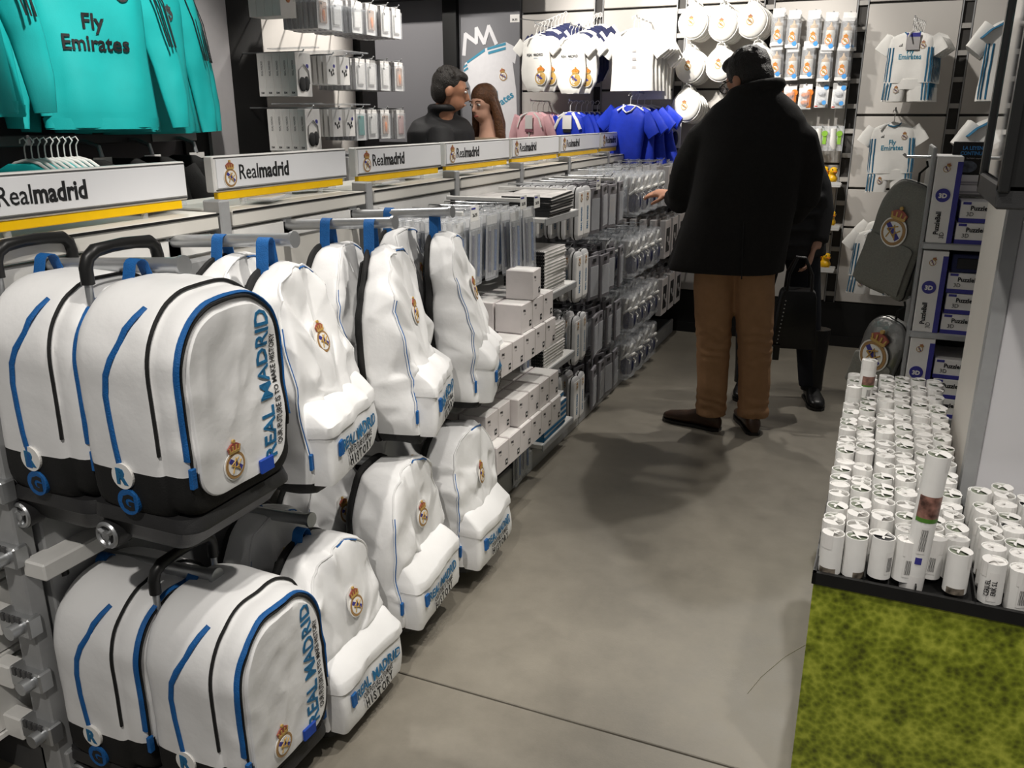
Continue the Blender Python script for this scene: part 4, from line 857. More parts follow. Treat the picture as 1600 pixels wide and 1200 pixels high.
o = MB().cbox(-.035, .035, -.002, 0, -.09, 0, .0006).build('kit_swing_tag', M_cardg, None, False); o.location = (.055, 5.565, 1.94); tag(o, 'grey and purple swing tag on the foremost top kit', 'tag'); MB().box(-.035, .035, -.003, -.001, -.022, 0).build('purple_band', M_purple, o, False)
place(kt2, (.012, 5.74, 1.455), 0, 'single white football kit on a hanger below the top group', 'football kit', 'football kits, single', rot=(0, R(-2), R(4))); hanger((.012, 5.74, 1.46), R(30), 'white hanger of the single football kit', 'hanger, single kit'); wallhook(.012, 1.53, .26)
place(kt2, (.0, 5.72, .825), 0, 'lower front football kit, next to the hanging mesh sack', 'football kit', 'football kits, low pair', rot=(0, R(2), R(4))); hanger((0, 5.72, .83), R(30), 'hanger of the lower front kit', 'hangers, low kits')
place(kt2, (.045, 5.82, .875), 0, 'lower rear football kit, behind another kit', 'football kit', 'football kits, low pair', rot=(0, R(4), R(8))); hanger((.045, 5.82, .88), R(30), 'hanger of the lower rear kit', 'hangers, low kits'); wallhook(.02, .95, .28)
bsh = empty('football_shirt', (0, 0, -5)); wp = shirt(bsh, .34, .42, M_cotton, .36, seed=41, spread=.7, depth=.03); sidestripes(bsh, .34, .42, .03, wp, M_stripe)
for s in (-1, 1):
    for k in range(3): MB().tube([(s * (.055 + .0), -.02 - .012 * k, -.004 - .004 * k), (s * .15, -.018 - .012 * k, -.055), (s * .20, -.016 - .012 * k, -.10)], .006, 6, flat=.5, up=(0, 1, 0)).build('shoulder_stripe', M_stripe, bsh, True)
wallhook(.56, 2.06, .36); wallhook(.57, 1.55, .32)
for i in range(6):
    place(bsh, (.56 + i * .004, 5.60 + i * .05, 1.995), 0, 'white striped shirt, %s from the front, far right upper rail' % ORD[i], 'shirt', 'striped shirts, far right upper', rot=(0, 0, R(24)))
for i in range(3): place(bsh, (.57, 5.68 + i * .09, 1.485), 0, 'white striped shirt, %s from the front, far right lower rail' % ORD[i], 'shirt', 'striped shirts, far right lower', rot=(0, 0, R(24)))
o = MB().cbox(-.10, .10, -.02, .02, -.16, 0, .004).build('blue_bib_pack', M_royal, None, False); o.location = (-1.20, 5.86, .62); tag(o, 'blue and white pack low on the wall behind the gift boxes', 'pack'); MB().cbox(-.10, -.045, -.022, -.0195, -.155, -.02, .001).build('white_edge', M_cotton, o, False); crest(MB(), front(.05, -.021, -.06, .05)).build('crest', CRM, o, False); wallhook(-1.20, .62, .14)
# ================================================================== LEFT WALL: TURQUOISE TOPS AND ACCESSORIES
def tealjacket(seed):
    r = empty('turquoise_training_top', (0, 0, -5)); w, L = .42, .66; wp = shirt(r, w, L, M_teal, long=True, seed=seed, depth=.06, name='sleeve')
    y = -.072
    BD = LASTBODY[0]; drape_gap = .004
    drape(MB().mesh(text('Fly', .02, .9), 0, front(-.0, y, -.31, .075)), BD, .004).build('lettering', M_ink, r, False); drape(MB().mesh(text('Emirates', .02, .9), 0, front(0, y, -.385, .075)), BD, .004).build('lettering', M_ink, r, False)
    q = MB()
    for k in range(3): q.prism([(-.5 + k * .36, 0), (-.22 + k * .36, 0), (-.22 + k * .36, .3 + k * .28), (-.36 + k * .36, .42 + k * .28)], .02, 0, front(-.11, y, -.20, .04))
    drape(q, BD, .004).build('three_bar_mark', M_ink, r, False); drape(crest(MB(), front(.11, y, -.18, .06)), BD, .004).build('crest', [M_dkgrey] * 2 + [M_teal] + [M_dkgrey] * 2, r, False)
    for s in (-1, 1):
        for k in range(3):
            MB().tube([(s * (.185 + .016 * k), -.036 + .010 * k, -.06), (s * (.235 + .020 * k), -.040 + .012 * k, -.20), (s * (.275 + .016 * k), -.036 + .012 * k, -.36)], .0045, 5, flat=.5).build('sleeve_stripe', M_ink, r, True)
    MB().loft([rowring(z, 0, a, .064) for z, a in ((-L + .035, .212), (-L - .006, .207))][::-1], c0=False, c1=False).build('hem_band', M_teal, r, True, wp)
    return r
tj = tealjacket(2); tj2 = tealjacket(6)
TJ = [(tj, -2.80, 2.515, 2.115, -28, 'turquoise training top facing out with its lettering in full view'), (tj2, -2.92, 2.87, 2.09, -14, 'turquoise training top at the right end, its striped sleeve towards the camera'), (tj, -2.98, 2.99, 2.09, -8, 'turquoise training top rearmost at the right end of the rail'), (tj2, -2.93, 2.66, 2.10, -20, 'turquoise training top directly behind the front one'),
      (tj2, -2.80, 1.90, 2.17, -30, 'turquoise training top cut off by the left picture edge'), (tj, -2.95, 2.06, 2.16, -16, 'turquoise training top behind the one at the left picture edge')]
for p, x, y, z, a, l in TJ:
    place(p, (x, y, z), 0, l, 'training top', 'turquoise training tops', rot=(0, 0, Q + R(a)))
    o = MB().tube([(-3.12 - x, 0, .03), (0, 0, .03), (.02, 0, .045)], .008, 8).build('rail', M_steel, None); o.location = (x, y, z); tag(o, 'steel rail, %s of the rails holding the turquoise tops' % ORD[TJ.index((p, x, y, z, a, l))], 'rail', 'rails of the turquoise tops')
# rail of hangers below, seen over the signs
rl = empty('hanging_rail', (-3.0, 2.65, 1.40), 0, 'dark rail under the turquoise tops with clips', 'rail'); MB().cbox(-.015, .015, -.7, .55, -.012, .028, .003).build('bar', M_dkgrey, rl, False); MB().cbox(.016, .02, .28, .55, -.012, .028, .001).build('bar_face', M_grey, rl, False)
for y in (-.1, .16, .42):
    MB().tube([(-.12, y, .0), (.05, y, .0), (.12, y, -.02), (.13, y, -.06)], .009, 8).build('arm', M_steel, rl); MB().cbox(.13, .134, y - .045, y + .045, -.085, -.06, .001).build('ticket', M_card, rl, False)
for i in range(9):
    hanger((-2.80 - .0 * i, 2.16 + i * .027, 1.35), R(12), 'white hanger, %s from the left below the turquoise tops' % ORD[i], 'hangers below the turquoise tops')
low = empty('folded_hanging_top', (0, 0, -5)); shirt(low, .34, .5, M_teal, .3, seed=8, depth=.02)
lowk = empty('dark_hanging_top', (0, 0, -5)); shirt(lowk, .34, .5, M_black, .3, seed=9, depth=.03)
for i in range(6): place(low, (-2.82, 2.16 + i * .04, 1.335), 0, 'teal top on the hangers under the rail, %s from the left' % ORD[i], 'top', 'teal tops below', rot=(0, 0, R(10)))
for i in range(4): place(lowk, (-2.82, 2.46 + i * .16, 1.335), 0, 'dark top under the turquoise tops, %s from the left' % ORD[i], 'top', 'dark tops below', rot=(0, 0, R(10)))
# accessory packs on hooks
def accbox(name, w, h, d, kind):
    r = empty(name, (0, 0, -5)); MB().cbox(-w / 2, w / 2, -d, 0, -h, 0, .0015).build('carton', M_card if kind in ('ear', 'pod', 'ball') else M_cardg, r, False)
    MB().cbox(-w / 2, w / 2, -d - .001, -d + .0005, -h, 0, .0005).build('front_card', M_card, r, False)
    if kind == 'ear':
        q = MB(); q.ell((-.015, -d - .002, -h * .72), (.03, .004, .036)); q.ell((.02, -d - .002, -h * .70), (.022, .004, .036)); q.build('earphone_print', M_ink, r)
        MB().tube([(-.045, -d - .0015, -h * .70), (-.04, -d - .0015, -h * .4), (0, -d - .0015, -h * .25), (.04, -d - .0015, -h * .4), (.046, -d - .0015, -h * .7)], .003, 5).build('band_print', M_cardg, r); MB().cyl((.03, -d - .003, -h * .3), (.03, -d - .0005, -h * .3), .011, n=14).build('round_badge', M_purple, r)
        MB().mesh(text('RM', .03), 0, leftside(-w / 2 - .0005, -d / 2, -h + .012, .014)).build('side_mark', M_ink, r, False); MB().mesh(text('REAL MADRID', .0, .7), 0, leftside(-w / 2 - .0005, -d / 2 - .01, -h * .35, .016, PI / 2)).build('side_lettering', M_dkgrey, r, False)
    if kind == 'pod':
        q = MB()
        for a, b in ((-.02, -.52), (-.005, -.58), (.012, -.5), (.0, -.66), (.016, -.62)): q.ell((a, -d - .001, b * h), (.006, .002, .008))
        q.build('bud_print', M_ink, r); MB().cyl((.022, -d - .002, -h * .35), (.022, -d - .0005, -h * .35), .009, n=12).build('round_badge', M_purple, r)
    if kind in ('c1', 'c2', 'c3', 'c4'):
        m1 = {'c1': mat('case_photo', '#b89a86', .4, var=.25, scale=25), 'c2': M_card, 'c3': mat('case_teal', '#1f8d88', .35), 'c4': mat('case_pink', '#d8b3ad', .35)}[kind]
        MB().cbox(-w * .32, w * .32, -d - .006, -d, -h * .84, -h * .2, .005).build('phone_case', m1, r, False); MB().cyl((-w * .18, -d - .0075, -h * .26), (-w * .18, -d - .005, -h * .26), .006, n=10).build('camera_hole', M_ink, r)
        if kind == 'c1': MB().ell((.0, -d - .006, -h * .6), (.014, .003, .03)).build('figure_print', M_orange, r)
        MB().cbox(-w / 2 - .001, w / 2 + .001, -d - .010, -.0005, -h, -h * .12, .002).build('clear_cover', M_clear, r, False)
    if kind == 'ball': MB().ell((.0, -d - .002, -h * .5), (.03, .004, .07)).build('player_print', mat('player_print', '#c07a4a', .5, var=.4, scale=40), r); MB().tube([(-.01, -d - .003, -h * .32), (.0, -d - .003, -h * .22)], [.016, .018], 8).build('head_print', mat('print_red', '#b0502e', .5), r)
    MB().tube([(0, .0, .006), (0, -d - .005, .006)], .004, 6).build('hang_loop', M_steel, r); return r
kinds = {'ear': (accbox('earphone_box', .125, .205, .045, 'ear'), 5), 'pod': (accbox('earbud_pack', .09, .14, .022, 'pod'), 6), 'c1': (accbox('photo_phone_case_pack', .095, .16, .02, 'c1'), 7), 'c2': (accbox('white_phone_case_pack', .095, .16, .02, 'c2'), 8), 'c3': (accbox('teal_phone_case_pack', .09, .165, .02, 'c3'), 7), 'c4': (accbox('pink_phone_case_pack', .09, .165, .02, 'c4'), 7), 'ball': (accbox('player_box', .12, .26, .045, 'ball'), 4)}
ROWS = [(2.02, 'top', [(3.62, 'ball', -2.75), (3.90, 'c1', -2.74), (4.02, 'c2', -2.74), (4.18, 'c2', -2.72), (4.32, 'c1', -2.72), (4.44, 'c2', -2.70), (4.56, 'c2', -2.70)]),
        (1.795, 'middle', [(3.72, 'ear', -2.76), (3.96, 'pod', -2.75), (4.08, 'pod', -2.75), (4.22, 'c2', -2.74), (4.33, 'c2', -2.74), (4.46, 'c2', -2.73), (4.60, 'c1', -2.72)]),
        (1.53, 'bottom', [(3.74, 'ear', -2.74), (3.97, 'pod', -2.74), (4.09, 'pod', -2.74), (4.20, 'c3', -2.74), (4.32, 'c2', -2.74), (4.44, 'c1', -2.73), (4.60, 'c4', -2.72)]),
        (1.28, 'lowest', [(3.75, 'ear', -2.74), (3.96, 'pod', -2.74), (4.09, 'pod', -2.74), (4.22, 'c2', -2.74), (4.36, 'c2', -2.74), (4.50, 'c2', -2.73)])]
for z, rn, items in ROWS:
    for j, (y, k, x) in enumerate(items):
        pr, n = kinds[k]; d = {'ear': .047, 'ball': .047}.get(k, .032); zz = z + ({'ball': .19, 'ear': 0, 'pod': .0}.get(k, .06) if rn == 'top' else (0 if k in ('ear', 'pod') else .0))
        MB().tube([(-3.11, y, zz + .006), (x + .03, y, zz + .006), (x + .04, y, zz + .018)], .004, 6).build('hook', M_steel, wa)
        for i in range(n):
            place(pr, (x - d * (i + 1) + .03, y, zz), 0, '%s in the %s accessory row, %s hook, %s from the front' % (pr.name.split('.')[0].replace('_', ' '), rn, ORD[j], ORD[i]), 'pack', 'accessory packs, %s row' % rn, rot=(0, 0, Q))
for z in (2.03, 1.82, 1.56, 1.31):
    for y0, y1 in ((3.66, 3.86), (3.9, 4.3)): MB().cbox(-2.9, -2.62, y0, y1 - .15, z - .008, z - .002, .001).build('clear_divider', M_clear, wa, False)
# loose clear packs lying along the back of the sign line
lp = empty('clear_tray', (0, 0, -5)); MB().cbox(-.05, .05, -.09, .09, 0, .012, .003).build('tray', M_clear, lp, False); MB().cbox(-.035, .035, -.07, .07, .002, .008, .001).build('card_insert', M_card, lp, False)
for i in range(14): place(lp, (-1.76 + .10 * (i % 2), 1.72 + .32 * i - (.0 if i else 0.02), 1.266), 0, 'clear tray lying on the gondola top behind the signs, %s from the camera' % ORD[i], 'tray', 'clear trays on the gondola top', rot=(0, 0, random.uniform(-.4, .4)))
# ================================================================== RIGHT SIDE: TUBE STAND, SHELF, MIRROR BOX
def grassmat():
    m = bpy.data.materials.new('printed_grass'); m.use_nodes = True; nt = m.node_tree; b = nt.nodes['Principled BSDF']; L = nt.links.new
    tc = nt.nodes.new('ShaderNodeTexCoord'); a = nt.nodes.new('ShaderNodeTexNoise'); a.inputs['Scale'].default_value = 11; a.inputs['Detail'].default_value = 7; a.inputs['Roughness'].default_value = .68
    c = nt.nodes.new('ShaderNodeTexVoronoi'); c.inputs['Scale'].default_value = 75
    L(tc.outputs['Object'], a.inputs['Vector']); L(tc.outputs['Object'], c.inputs['Vector'])
    mx = nt.nodes.new('ShaderNodeMix'); mx.data_type = 'FLOAT'; mx.inputs[0].default_value = .22; L(a.outputs['Fac'], mx.inputs[2]); L(c.outputs['Distance'], mx.inputs[3])
    rp = nt.nodes.new('ShaderNodeValToRGB'); e = rp.color_ramp.elements
    e[0].position = .36; e[0].color = (*hexc('#4b520f'), 1); e[1].position = .66; e[1].color = (*hexc('#b4bb45'), 1)
    n = rp.color_ramp.elements.new(.50); n.color = (*hexc('#7f8b22'), 1)
    L(mx.outputs[0], rp.inputs['Fac']); L(rp.outputs['Color'], b.inputs['Base Color']); b.inputs['Roughness'].default_value = .45; return m
M_grass = grassmat()
ts = empty('tube_stand', (0, 1.705, 0), R(-.6), 'floor stand printed with grass, holding the poster tubes', 'display stand')
MB().prism([(-.036, 0), (.85, 0), (.85, .474), (.252, .474), (.252, 1.31), (-.036, 1.31)], .565).build('grass_box', M_grass, ts, False)
# hollow dark tray on top: rim walls and dividers
t = MB(); t.box(-.040, .85, -.006, .004, .555, .582); t.box(-.040, -.032, -.006, 1.31, .555, .582); t.box(-.04, .27, 1.30, 1.31, .555, .582); t.box(.2515, .2555, .474, 1.31, .555, .582); t.box(.2515, .85, .470, .476, .555, .582); t.build('tray_rim', M_blackp, ts, False)
MB().prism([(-.034, .002), (.848, .002), (.848, .472), (.250, .472), (.250, 1.30), (-.034, 1.30)], .002, 0, Matrix.Translation((0, 0, .565))).build('tray_floor', M_plinth, ts, False)
for x in (.0608, .1575, .2655, .366, .467, .568): MB().box(x - .0015, x + .0015, .004, 1.30 if x < .2 else .47, .567, .59).build('divider', M_blackp, ts, False)
def tube_(name, L, var):
    r = empty(name, (0, 0, -5)); rr = .0225; n = 16
    MB().cyl((0, 0, 0), (0, 0, L), rr, n=n, caps=False).loft([[(rr * math.cos(2 * PI * k / n) * s, rr * math.sin(2 * PI * k / n) * s, z) for k in range(n)] for s, z in ((1, L), (.92, L), (.90, L - .004))], c0=False, c1=False).build('paper_wall', M_paper, r)
    MB().cyl((0, 0, L - .006), (0, 0, L - .0035), rr * .915, n=n).build('end_cap', (mat('cap_grey', '#8f8d88', .6), M_card, mat('cap_olive', '#7b8272', .6), M_dkgrey, M_card)[var % 5], r, False)
    # torn sticker folded over the rim
    a0 = var * 1.3 - 2.2; w = 1.05; pts = []
    q = MB(); rg = []
    for i in range(7):
        a = a0 + (i - 3) * w / 3; c_, s_ = math.cos(a), math.sin(a); k = rr * 1.025; inn = (-.75 + .55 * ((i * 7 + var * 3) % 4) / 3) * rr
        rg.append([(c_ * k, s_ * k, L - .03), (c_ * k, s_ * k, L + .0012), (c_ * rr * .75, s_ * rr * .75, L + .0018), (c_ * inn, s_ * inn, L + .001)])
    vs = [p for g_ in rg for p in g_]; fs = [(i * 4 + j, i * 4 + j + 1, i * 4 + j + 5, i * 4 + j + 4) for i in range(6) for j in range(3)]
    q.add(vs, fs).build('sticker', M_card, r, False)
    def arc(a0, a1, z0, z1, m, nm, k=1.02):
        N = 8; q = MB(); vs = [(rr * k * math.cos(a0 + (a1 - a0) * i / N), rr * k * math.sin(a0 + (a1 - a0) * i / N), z) for z in (z0, z1) for i in range(N + 1)]
        return q.add(vs, [(i, i + 1, i + N + 2, i + N + 1) for i in range(N)]).build(nm, m, r)
    if L > .12:
        arc(-2.3, .2, L * .56, L * .72, mat('tube_photo', '#7d5a50', .4, var=.7, scale=60), 'photo_band'); arc(-2.3, .2, L * .53, L * .56, mat('tube_grass', '#4c7a2c', .5, var=.2, scale=60), 'grass_band', 1.022); arc(-1.6, -.9, L * .30, L * .5, M_card, 'label', 1.03); arc(-1.55, -1.0, L * .22, L * .27, M_purple, 'blue_mark', 1.03)
        for k in range(7): arc(-1.5 + k * .08, -1.5 + k * .08 + .03 + .02 * (k % 2), L * .32, L * .48, M_ink, 'bar', 1.036)
        arc(-2.6, .6, 0.0, L * .12, M_card, 'foot_band', 1.025)
    elif var in (1, 3):
        arc(-1.75, -.95, .012, .062, M_card, 'label', 1.025)
        for k in range(7): arc(-1.6 + k * .075, -1.6 + k * .075 + .028 + .02 * (k % 2), .018, .05, M_ink, 'bar', 1.035)
    elif var == 4:
        lab = arc(-1.95, -1.15, .008, .07, M_card, 'label', 1.025)
        for i, s_ in enumerate(('ERIK S.L', 'CERJUEL')):
            MB().mesh(text(s_, .02, .75), 0, Matrix.Translation((-.001 + .012 * (.6 - i) , -.0237, .038)) @ FR @ Matrix.Rotation(PI / 2, 4, 'Z') @ Matrix.Scale(.0125, 4)).build('lettering', M_ink, r, False)
    if L < .12 and var in (0, 2): arc(-2.2, -.6, .0, .014, mat('tube_photo2', '#6a6258', .4, var=.7, scale=80), 'photo_band')
    return r
O2 = ORD + ['fifteenth', 'sixteenth', 'seventeenth', 'eighteenth', 'nineteenth', 'twentieth'] + ['twenty-' + w_ for w_ in ORD[:9]]
TB = [tube_('poster_tube', .088, v) for v in range(5)]; tall = tube_('tall_poster_tube', .30, 2)
cols = [-.0095, .036, .0855, .1325, .1825, .2275]; cnt = 0
for c_i, x in enumerate(cols):
    for r_i in range(27):
        y = 1.735 + r_i * .0467
        if c_i == 4 and r_i == 0: continue
        if r_i == 0 and c_i == 2: p = TB[3]
        elif r_i == 0: p = TB[(0, 2, 3, 1, 0, 2)[c_i]]
        else: p = TB[random.choice((0, 1, 2, 0, 2))]
        z = .568 + random.uniform(0, .022)
        place(p, (x + random.uniform(-.002, .002), y + (.006 if c_i % 2 else 0), max(.568, z)), 0, 'white poster tube, %s column from the aisle, %s from the front' % (ORD[c_i], O2[r_i]), 'poster tube', 'poster tubes', rot=(random.uniform(-.03, .03), random.uniform(-.03, .03), random.uniform(-.7, .7)))
for c_i, x in enumerate((.292, .340, .393, .441, .494, .542)):
    for r_i in range(9):
        y = 1.735 + r_i * .0467
        p = TB[4] if (r_i == 0 and c_i == 0) else TB[(3, 1, 3, 1, 3, 1)[c_i]] if r_i == 0 else TB[random.choice((0, 1, 2, 0, 3))]
        place(p, (x, y + (.006 if c_i % 2 else 0), .568 + random.uniform(0, .02)), 0, 'poster tube in front of the pillar, %s column, %s from the front' % (ORD[c_i], O2[r_i]), 'poster tube', 'poster tubes in front of the pillar', rot=(random.uniform(-.03, .03), random.uniform(-.03, .03), random.uniform(-.5, .3) if r_i else 0))
place(tall, (.150, 1.742, .568), 0, 'tall poster tube rising above the others at the front of the stand', 'poster tube', 'tall poster tubes', rot=(0, R(2.5), -.2))
TB2 = tube_('long_poster_tube', .175, 0); place(TB2, (.022, 2.76, .60), 0, 'long poster tube standing up at the back left of the stand', 'poster tube', 'tall poster tubes', rot=(0, R(1.5), .1))
place(TB2, (-.005, 2.66, .54), 0, 'long poster tube beside the one at the back left of the stand', 'poster tube', 'tall poster tubes', rot=(0, R(-1), .6))
# --- shelf unit with puzzle boxes
su = empty('puzzle_shelf', (.147, 3.15, 0), 0, 'grey shelf unit stacked with white and purple puzzle boxes', 'shelf')
MB().cbox(0, .5, .36, .38, 0, 1.24, .003).build('back_panel', M_dkgrey, su, False); MB().cbox(-.012, .0, .01, .38, 0, 1.40, .003).build('side_panel', M_grey, su, False); MB().cbox(.5, .512, .01, .38, 0, 1.40, .003).build('side_panel', M_grey, su, False)
for z in (1.095, .79, .49, .19): s_ = MB().cbox(-.006, .5, 0, .36, z - .022, z, .003).build('shelf', M_grey, su, False); MB().box(.0, .5, -.002, 0, z - .02, z - .004).build('shelf_edge', M_steel, s_, False)
pb = empty('puzzle_box_upright', (0, 0, -5)); MB().cbox(0, .078, 0, .2, 0, .278, .002).build('carton', M_card, pb, False); MB().cbox(.062, .0785, -.001, .1995, .0, .262, .0008).build('purple_side', M_purple, pb, False); MB().cyl((.032, -.003, .155), (.032, .001, .155), .022, n=22).build('round_logo', M_purple, pb, False); MB().mesh(text('3D', .05), 0, front(.032, -.0035, .147, .02)).build('logo_lettering', M_card, pb, False)
MB().mesh(text('PuzzleBall', .03, .9), 0, front(.034, -.0015, .065, .021, PI / 2)).mesh(text('3D', .0, .9), 0, front(.052, -.0015, .025, .02, PI / 2)).build('lettering', M_ink, pb, False); crest(MB(), front(.034, -.001, .243, .03, -.4)).build('crest', CRM, pb, False)
pbs = empty('puzzle_box', (0, 0, -5)); MB().cbox(0, .20, 0, .2, 0, .068, .0015).build('carton', M_card, pbs, False); MB().cbox(-.0008, .2, -.0012, .1995, 0, .014, .0006).build('purple_band', M_purple, pbs, False); MB().box(.006, .03, -.0015, 0, .058, .066).build('corner_mark', M_purple, pbs, False)
MB().mesh(text('PuzzleBall', .03, .95), 0, front(.068, -.0015, .040, .0205)).mesh(text('3D', .0, .95), 0, front(.03, -.0015, .021, .019)).build('lettering', M_ink, pbs, False)
for i, (z, n) in enumerate(((1.095, 2), (.79, 3), (.49, 3), (.19, 3))):
    lv = ('top', 'second', 'third', 'lowest')[i]
    place(pb, (.150, 3.152, z), 0, 'upright white and purple puzzle box on the %s shelf' % lv, 'puzzle box', 'upright puzzle boxes')
    for k in range(n): place(pbs, (.236 + .004 * (k % 2), 3.156 + .004 * k, z + .0695 * k), 0, 'flat puzzle box on the %s shelf, %s from below' % (lv, ORD[k]), 'puzzle box', 'flat puzzle boxes')
o = MB().cbox(.005, .19, 0, .18, 0, .06, .003).build('navy_box', M_navy, None, False); o.location = (.236, 3.165, .79 + .209); tag(o, 'dark blue box on top of the flat puzzle boxes, second shelf', 'box'); MB().cbox(.02, .175, -.002, .001, .012, .048, .002).build('front_window', M_ink, o, False)
lw = empty('album_box', (.20, 3.30, 1.31), R(-3), 'black box with light blue title standing above the puzzle boxes', 'box'); MB().cbox(0, .16, 0, .05, 0, .105, .002).build('carton', M_blackp, lw, False); MB().mesh(text('LA LEYENDA', .03, .85), 0, front(.07, -.001, .08, .0165)).mesh(text('CONTINUA', .03, .85), 0, front(.062, -.001, .063, .0165)).build('lettering', M_sky, lw, False); MB().mesh(text('Real Madrid, campeón de Europa', .0, .7), 0, front(.078, -.001, .05, .007)).build('lettering', M_greyw, lw, False); MB().ell((.05, -.001, .025), (.03, .002, .02)).build('trophy_print', mat('trophy_grey', '#5f6670', .4, var=.5, scale=50), lw)
for k in range(2): o = MB().cbox(0, .17, 0, .16, 0, .03, .002).build('white_game_box', M_card, None, False); o.location = (.20, 3.27, 1.247 + .0315 * k); tag(o, 'flat white box under the black titled box, %s' % ('lower one', 'upper one')[k], 'box', 'flat white boxes'); MB().box(0, .17, -.001, 0, .004, .010).build('grey_stripe', M_cardg, o, False)
# --- hanging sacks on the aisle side of the shelf
def sack(name, m1, m2, loc, rz, label, W_, H_, cr, tilt):
    r = empty(name, loc, 0, label, 'sack'); r.rotation_euler = Euler((0, tilt, rz), 'XYZ'); o_ = outl(W_, H_, W_ * .38, .02, H_ * .3); wp = clothwarp(len(label), .008, 13); b = MB(); b.M = Matrix.Translation((0, 0, -H_)); shell(o_, [(.03, .9), (.02, 1.0), (0, 1.02), (-.02, 1.0), (-.03, .93), (-.036, .7), (-.04, .35), (-.041, .1)], H_ / 2, b); b.build('cloth', m1, r, True, wp, 70)
    b2 = MB(); b2.M = Matrix.Translation((0, -.003, -H_)); pts = [(a * .94, H_ * .04 + c_ * .45) for a, c_ in outl(W_, H_, .03, .02)]; shell(pts, [(-.03, .98), (-.04, 1.0), (-.044, .9), (-.045, .5), (-.046, .1)], H_ * .25, b2); b2.build('lower_panel', m2, r, True, wp, 70)
    crest(MB(), front(0, -.047, -H_ * .38, cr)).build('crest', CRM, r, False, wp); MB().tube([(0, 0, -.01), (-.01, 0, .03), (.01, 0, .06), (0, 0, .075)], .004, 6).build('cord', M_black, r); MB().tube([(p[0], -.012, p[1] - H_) for p in o_], .004, 6, closed=True).build('edge_cord', M_black, r, True, wp)
    return r
sack('mesh_gym_sack', M_mesh, M_mesh, (.11, 3.26, 1.28), R(-38), 'grey mesh gym sack with a crest hanging beside the puzzle shelf', .21, .40, .13, R(14))
sack('foil_balloon_bag', M_foil, M_mesh, (.10, 3.26, .80), R(-35), 'shiny grey bag with a large crest, hung low beside the puzzle shelf', .17, .30, .15, R(16))
for z in (1.365, .885): o = MB().tube([(.14, 3.27, z), (.06, 3.27, z), (.05, 3.27, z + .01)], .005, 8).build('sack_hook', M_steel, su); o.location = (-.147, -3.15, 0)
# --- black hanging box with a mirror on its aisle side
bk = empty('mirror_box', (.2, 1.8, 1.335), 0, 'black hanging box with a mirror on its aisle side', 'mirror')
MB().cbox(.006, .7, .0, .385, .03, 1.4, .004).build('box', M_blackp, bk, False)
MB().box(0, .006, .02, .365, .05, 1.4).build('mirror', mat('mirror_glass', '#d8dadc', .03, 1.0, var=.0), bk, False)
MB().cbox(-.008, .012, .36, .39, .01, 1.4, .003).build('rear_frame', M_blackp, bk, False); MB().cbox(-.008, .012, -.006, .022, .03, 1.4, .003).build('front_frame', M_blackp, bk, False); MB().cbox(-.008, .08, .0, .385, 0, .045, .004).build('bottom_frame', M_dgrey, bk, False)
# ================================================================== PEOPLE
def rotto(d):       # head frame: +y = face direction
    d = Vector(d).normalized(); x = d.cross(Vector((0, 0, 1))).normalized(); z = x.cross(d); return Matrix((x, d, z)).transposed().to_4x4()
def head(mb, M, s=1.0):
    T = M @ Matrix.Scale(s, 4); mb.ell((0, -.012, .03), (.074, .094, .092), M=T); mb.ell((0, .028, -.045), (.054, .062, .062), M=T); mb.ell((0, .05, .02), (.058, .04, .05), M=T); mb.tube([(0, .085, .025), (0, .103, -.006), (0, .112, -.016), (0, .095, -.028)], [.008, .012, .013, .008], 8, M=T)
    for k in (-1, 1): mb.ell((k * .077, -.008, -.006), (.011, .022, .032), M=T)
    mb.ell((0, .085, -.058), (.022, .012, .012), M=T)
def face(root, M, s, brow, lip, par=None):
    T = M @ Matrix.Scale(s, 4)
    for k in (-1, 1):
        e = MB().ell((k * .031, .083, .016), (.014, .008, .008), M=T).build('eye', M_cwhite, root); MB().ell((k * .031, .0895, .016), (.006, .003, .006), M=T).build('iris', M_ink, e)
        MB().tube([(k * .014, .093, .036), (k * .032, .092, .042), (k * .05, .08, .036)], .004, 6, M=T).build('eyebrow', brow, root)
    MB().tube([(-.02, .088, -.055), (0, .0975, -.053), (.02, .088, -.055)], [.003, .006, .003], 6, M=T).build('lips', lip, root)
def hand(mb, w, d, n, side, s=1.0, curl=.5):     # wrist, pointing dir, palm normal, thumb side
    d = Vector(d).normalized(); n = Vector(n); n = (n - d * d.dot(n)).normalized(); t = d.cross(n).normalized() * side; w = Vector(w)
    mb.tube([w - d * .02, w + d * .02 * s, w + d * .055 * s, w + d * .09 * s], [.026 * s, .034 * s, .040 * s, .036 * s], 12, flat=.45, up=t)
    for i, (o, L) in enumerate(((.029, .068), (.010, .078), (-.009, .072), (-.027, .056))):
        p = w + d * .085 * s + t * o * s; c = curl; q = [p - d * .02]
        a = .15
        for L_ in (.45, .32, .26): q.append(q[-1] + (d * math.cos(a) + n * math.sin(a)) * L * L_ * s * (1.35 if len(q) == 1 else 1)); a += c
        mb.tube(q, [.0095 * s, .009 * s, .0085 * s, .007 * s], 8)
    p = w + d * .03 * s + t * .03 * s; mb.tube([p, p + (t * .8 + d * .5 + n * .3) * .035 * s, p + (t * .9 + d * 1.3 + n * .7) * .045 * s], [.013 * s, .011 * s, .008 * s], 8)
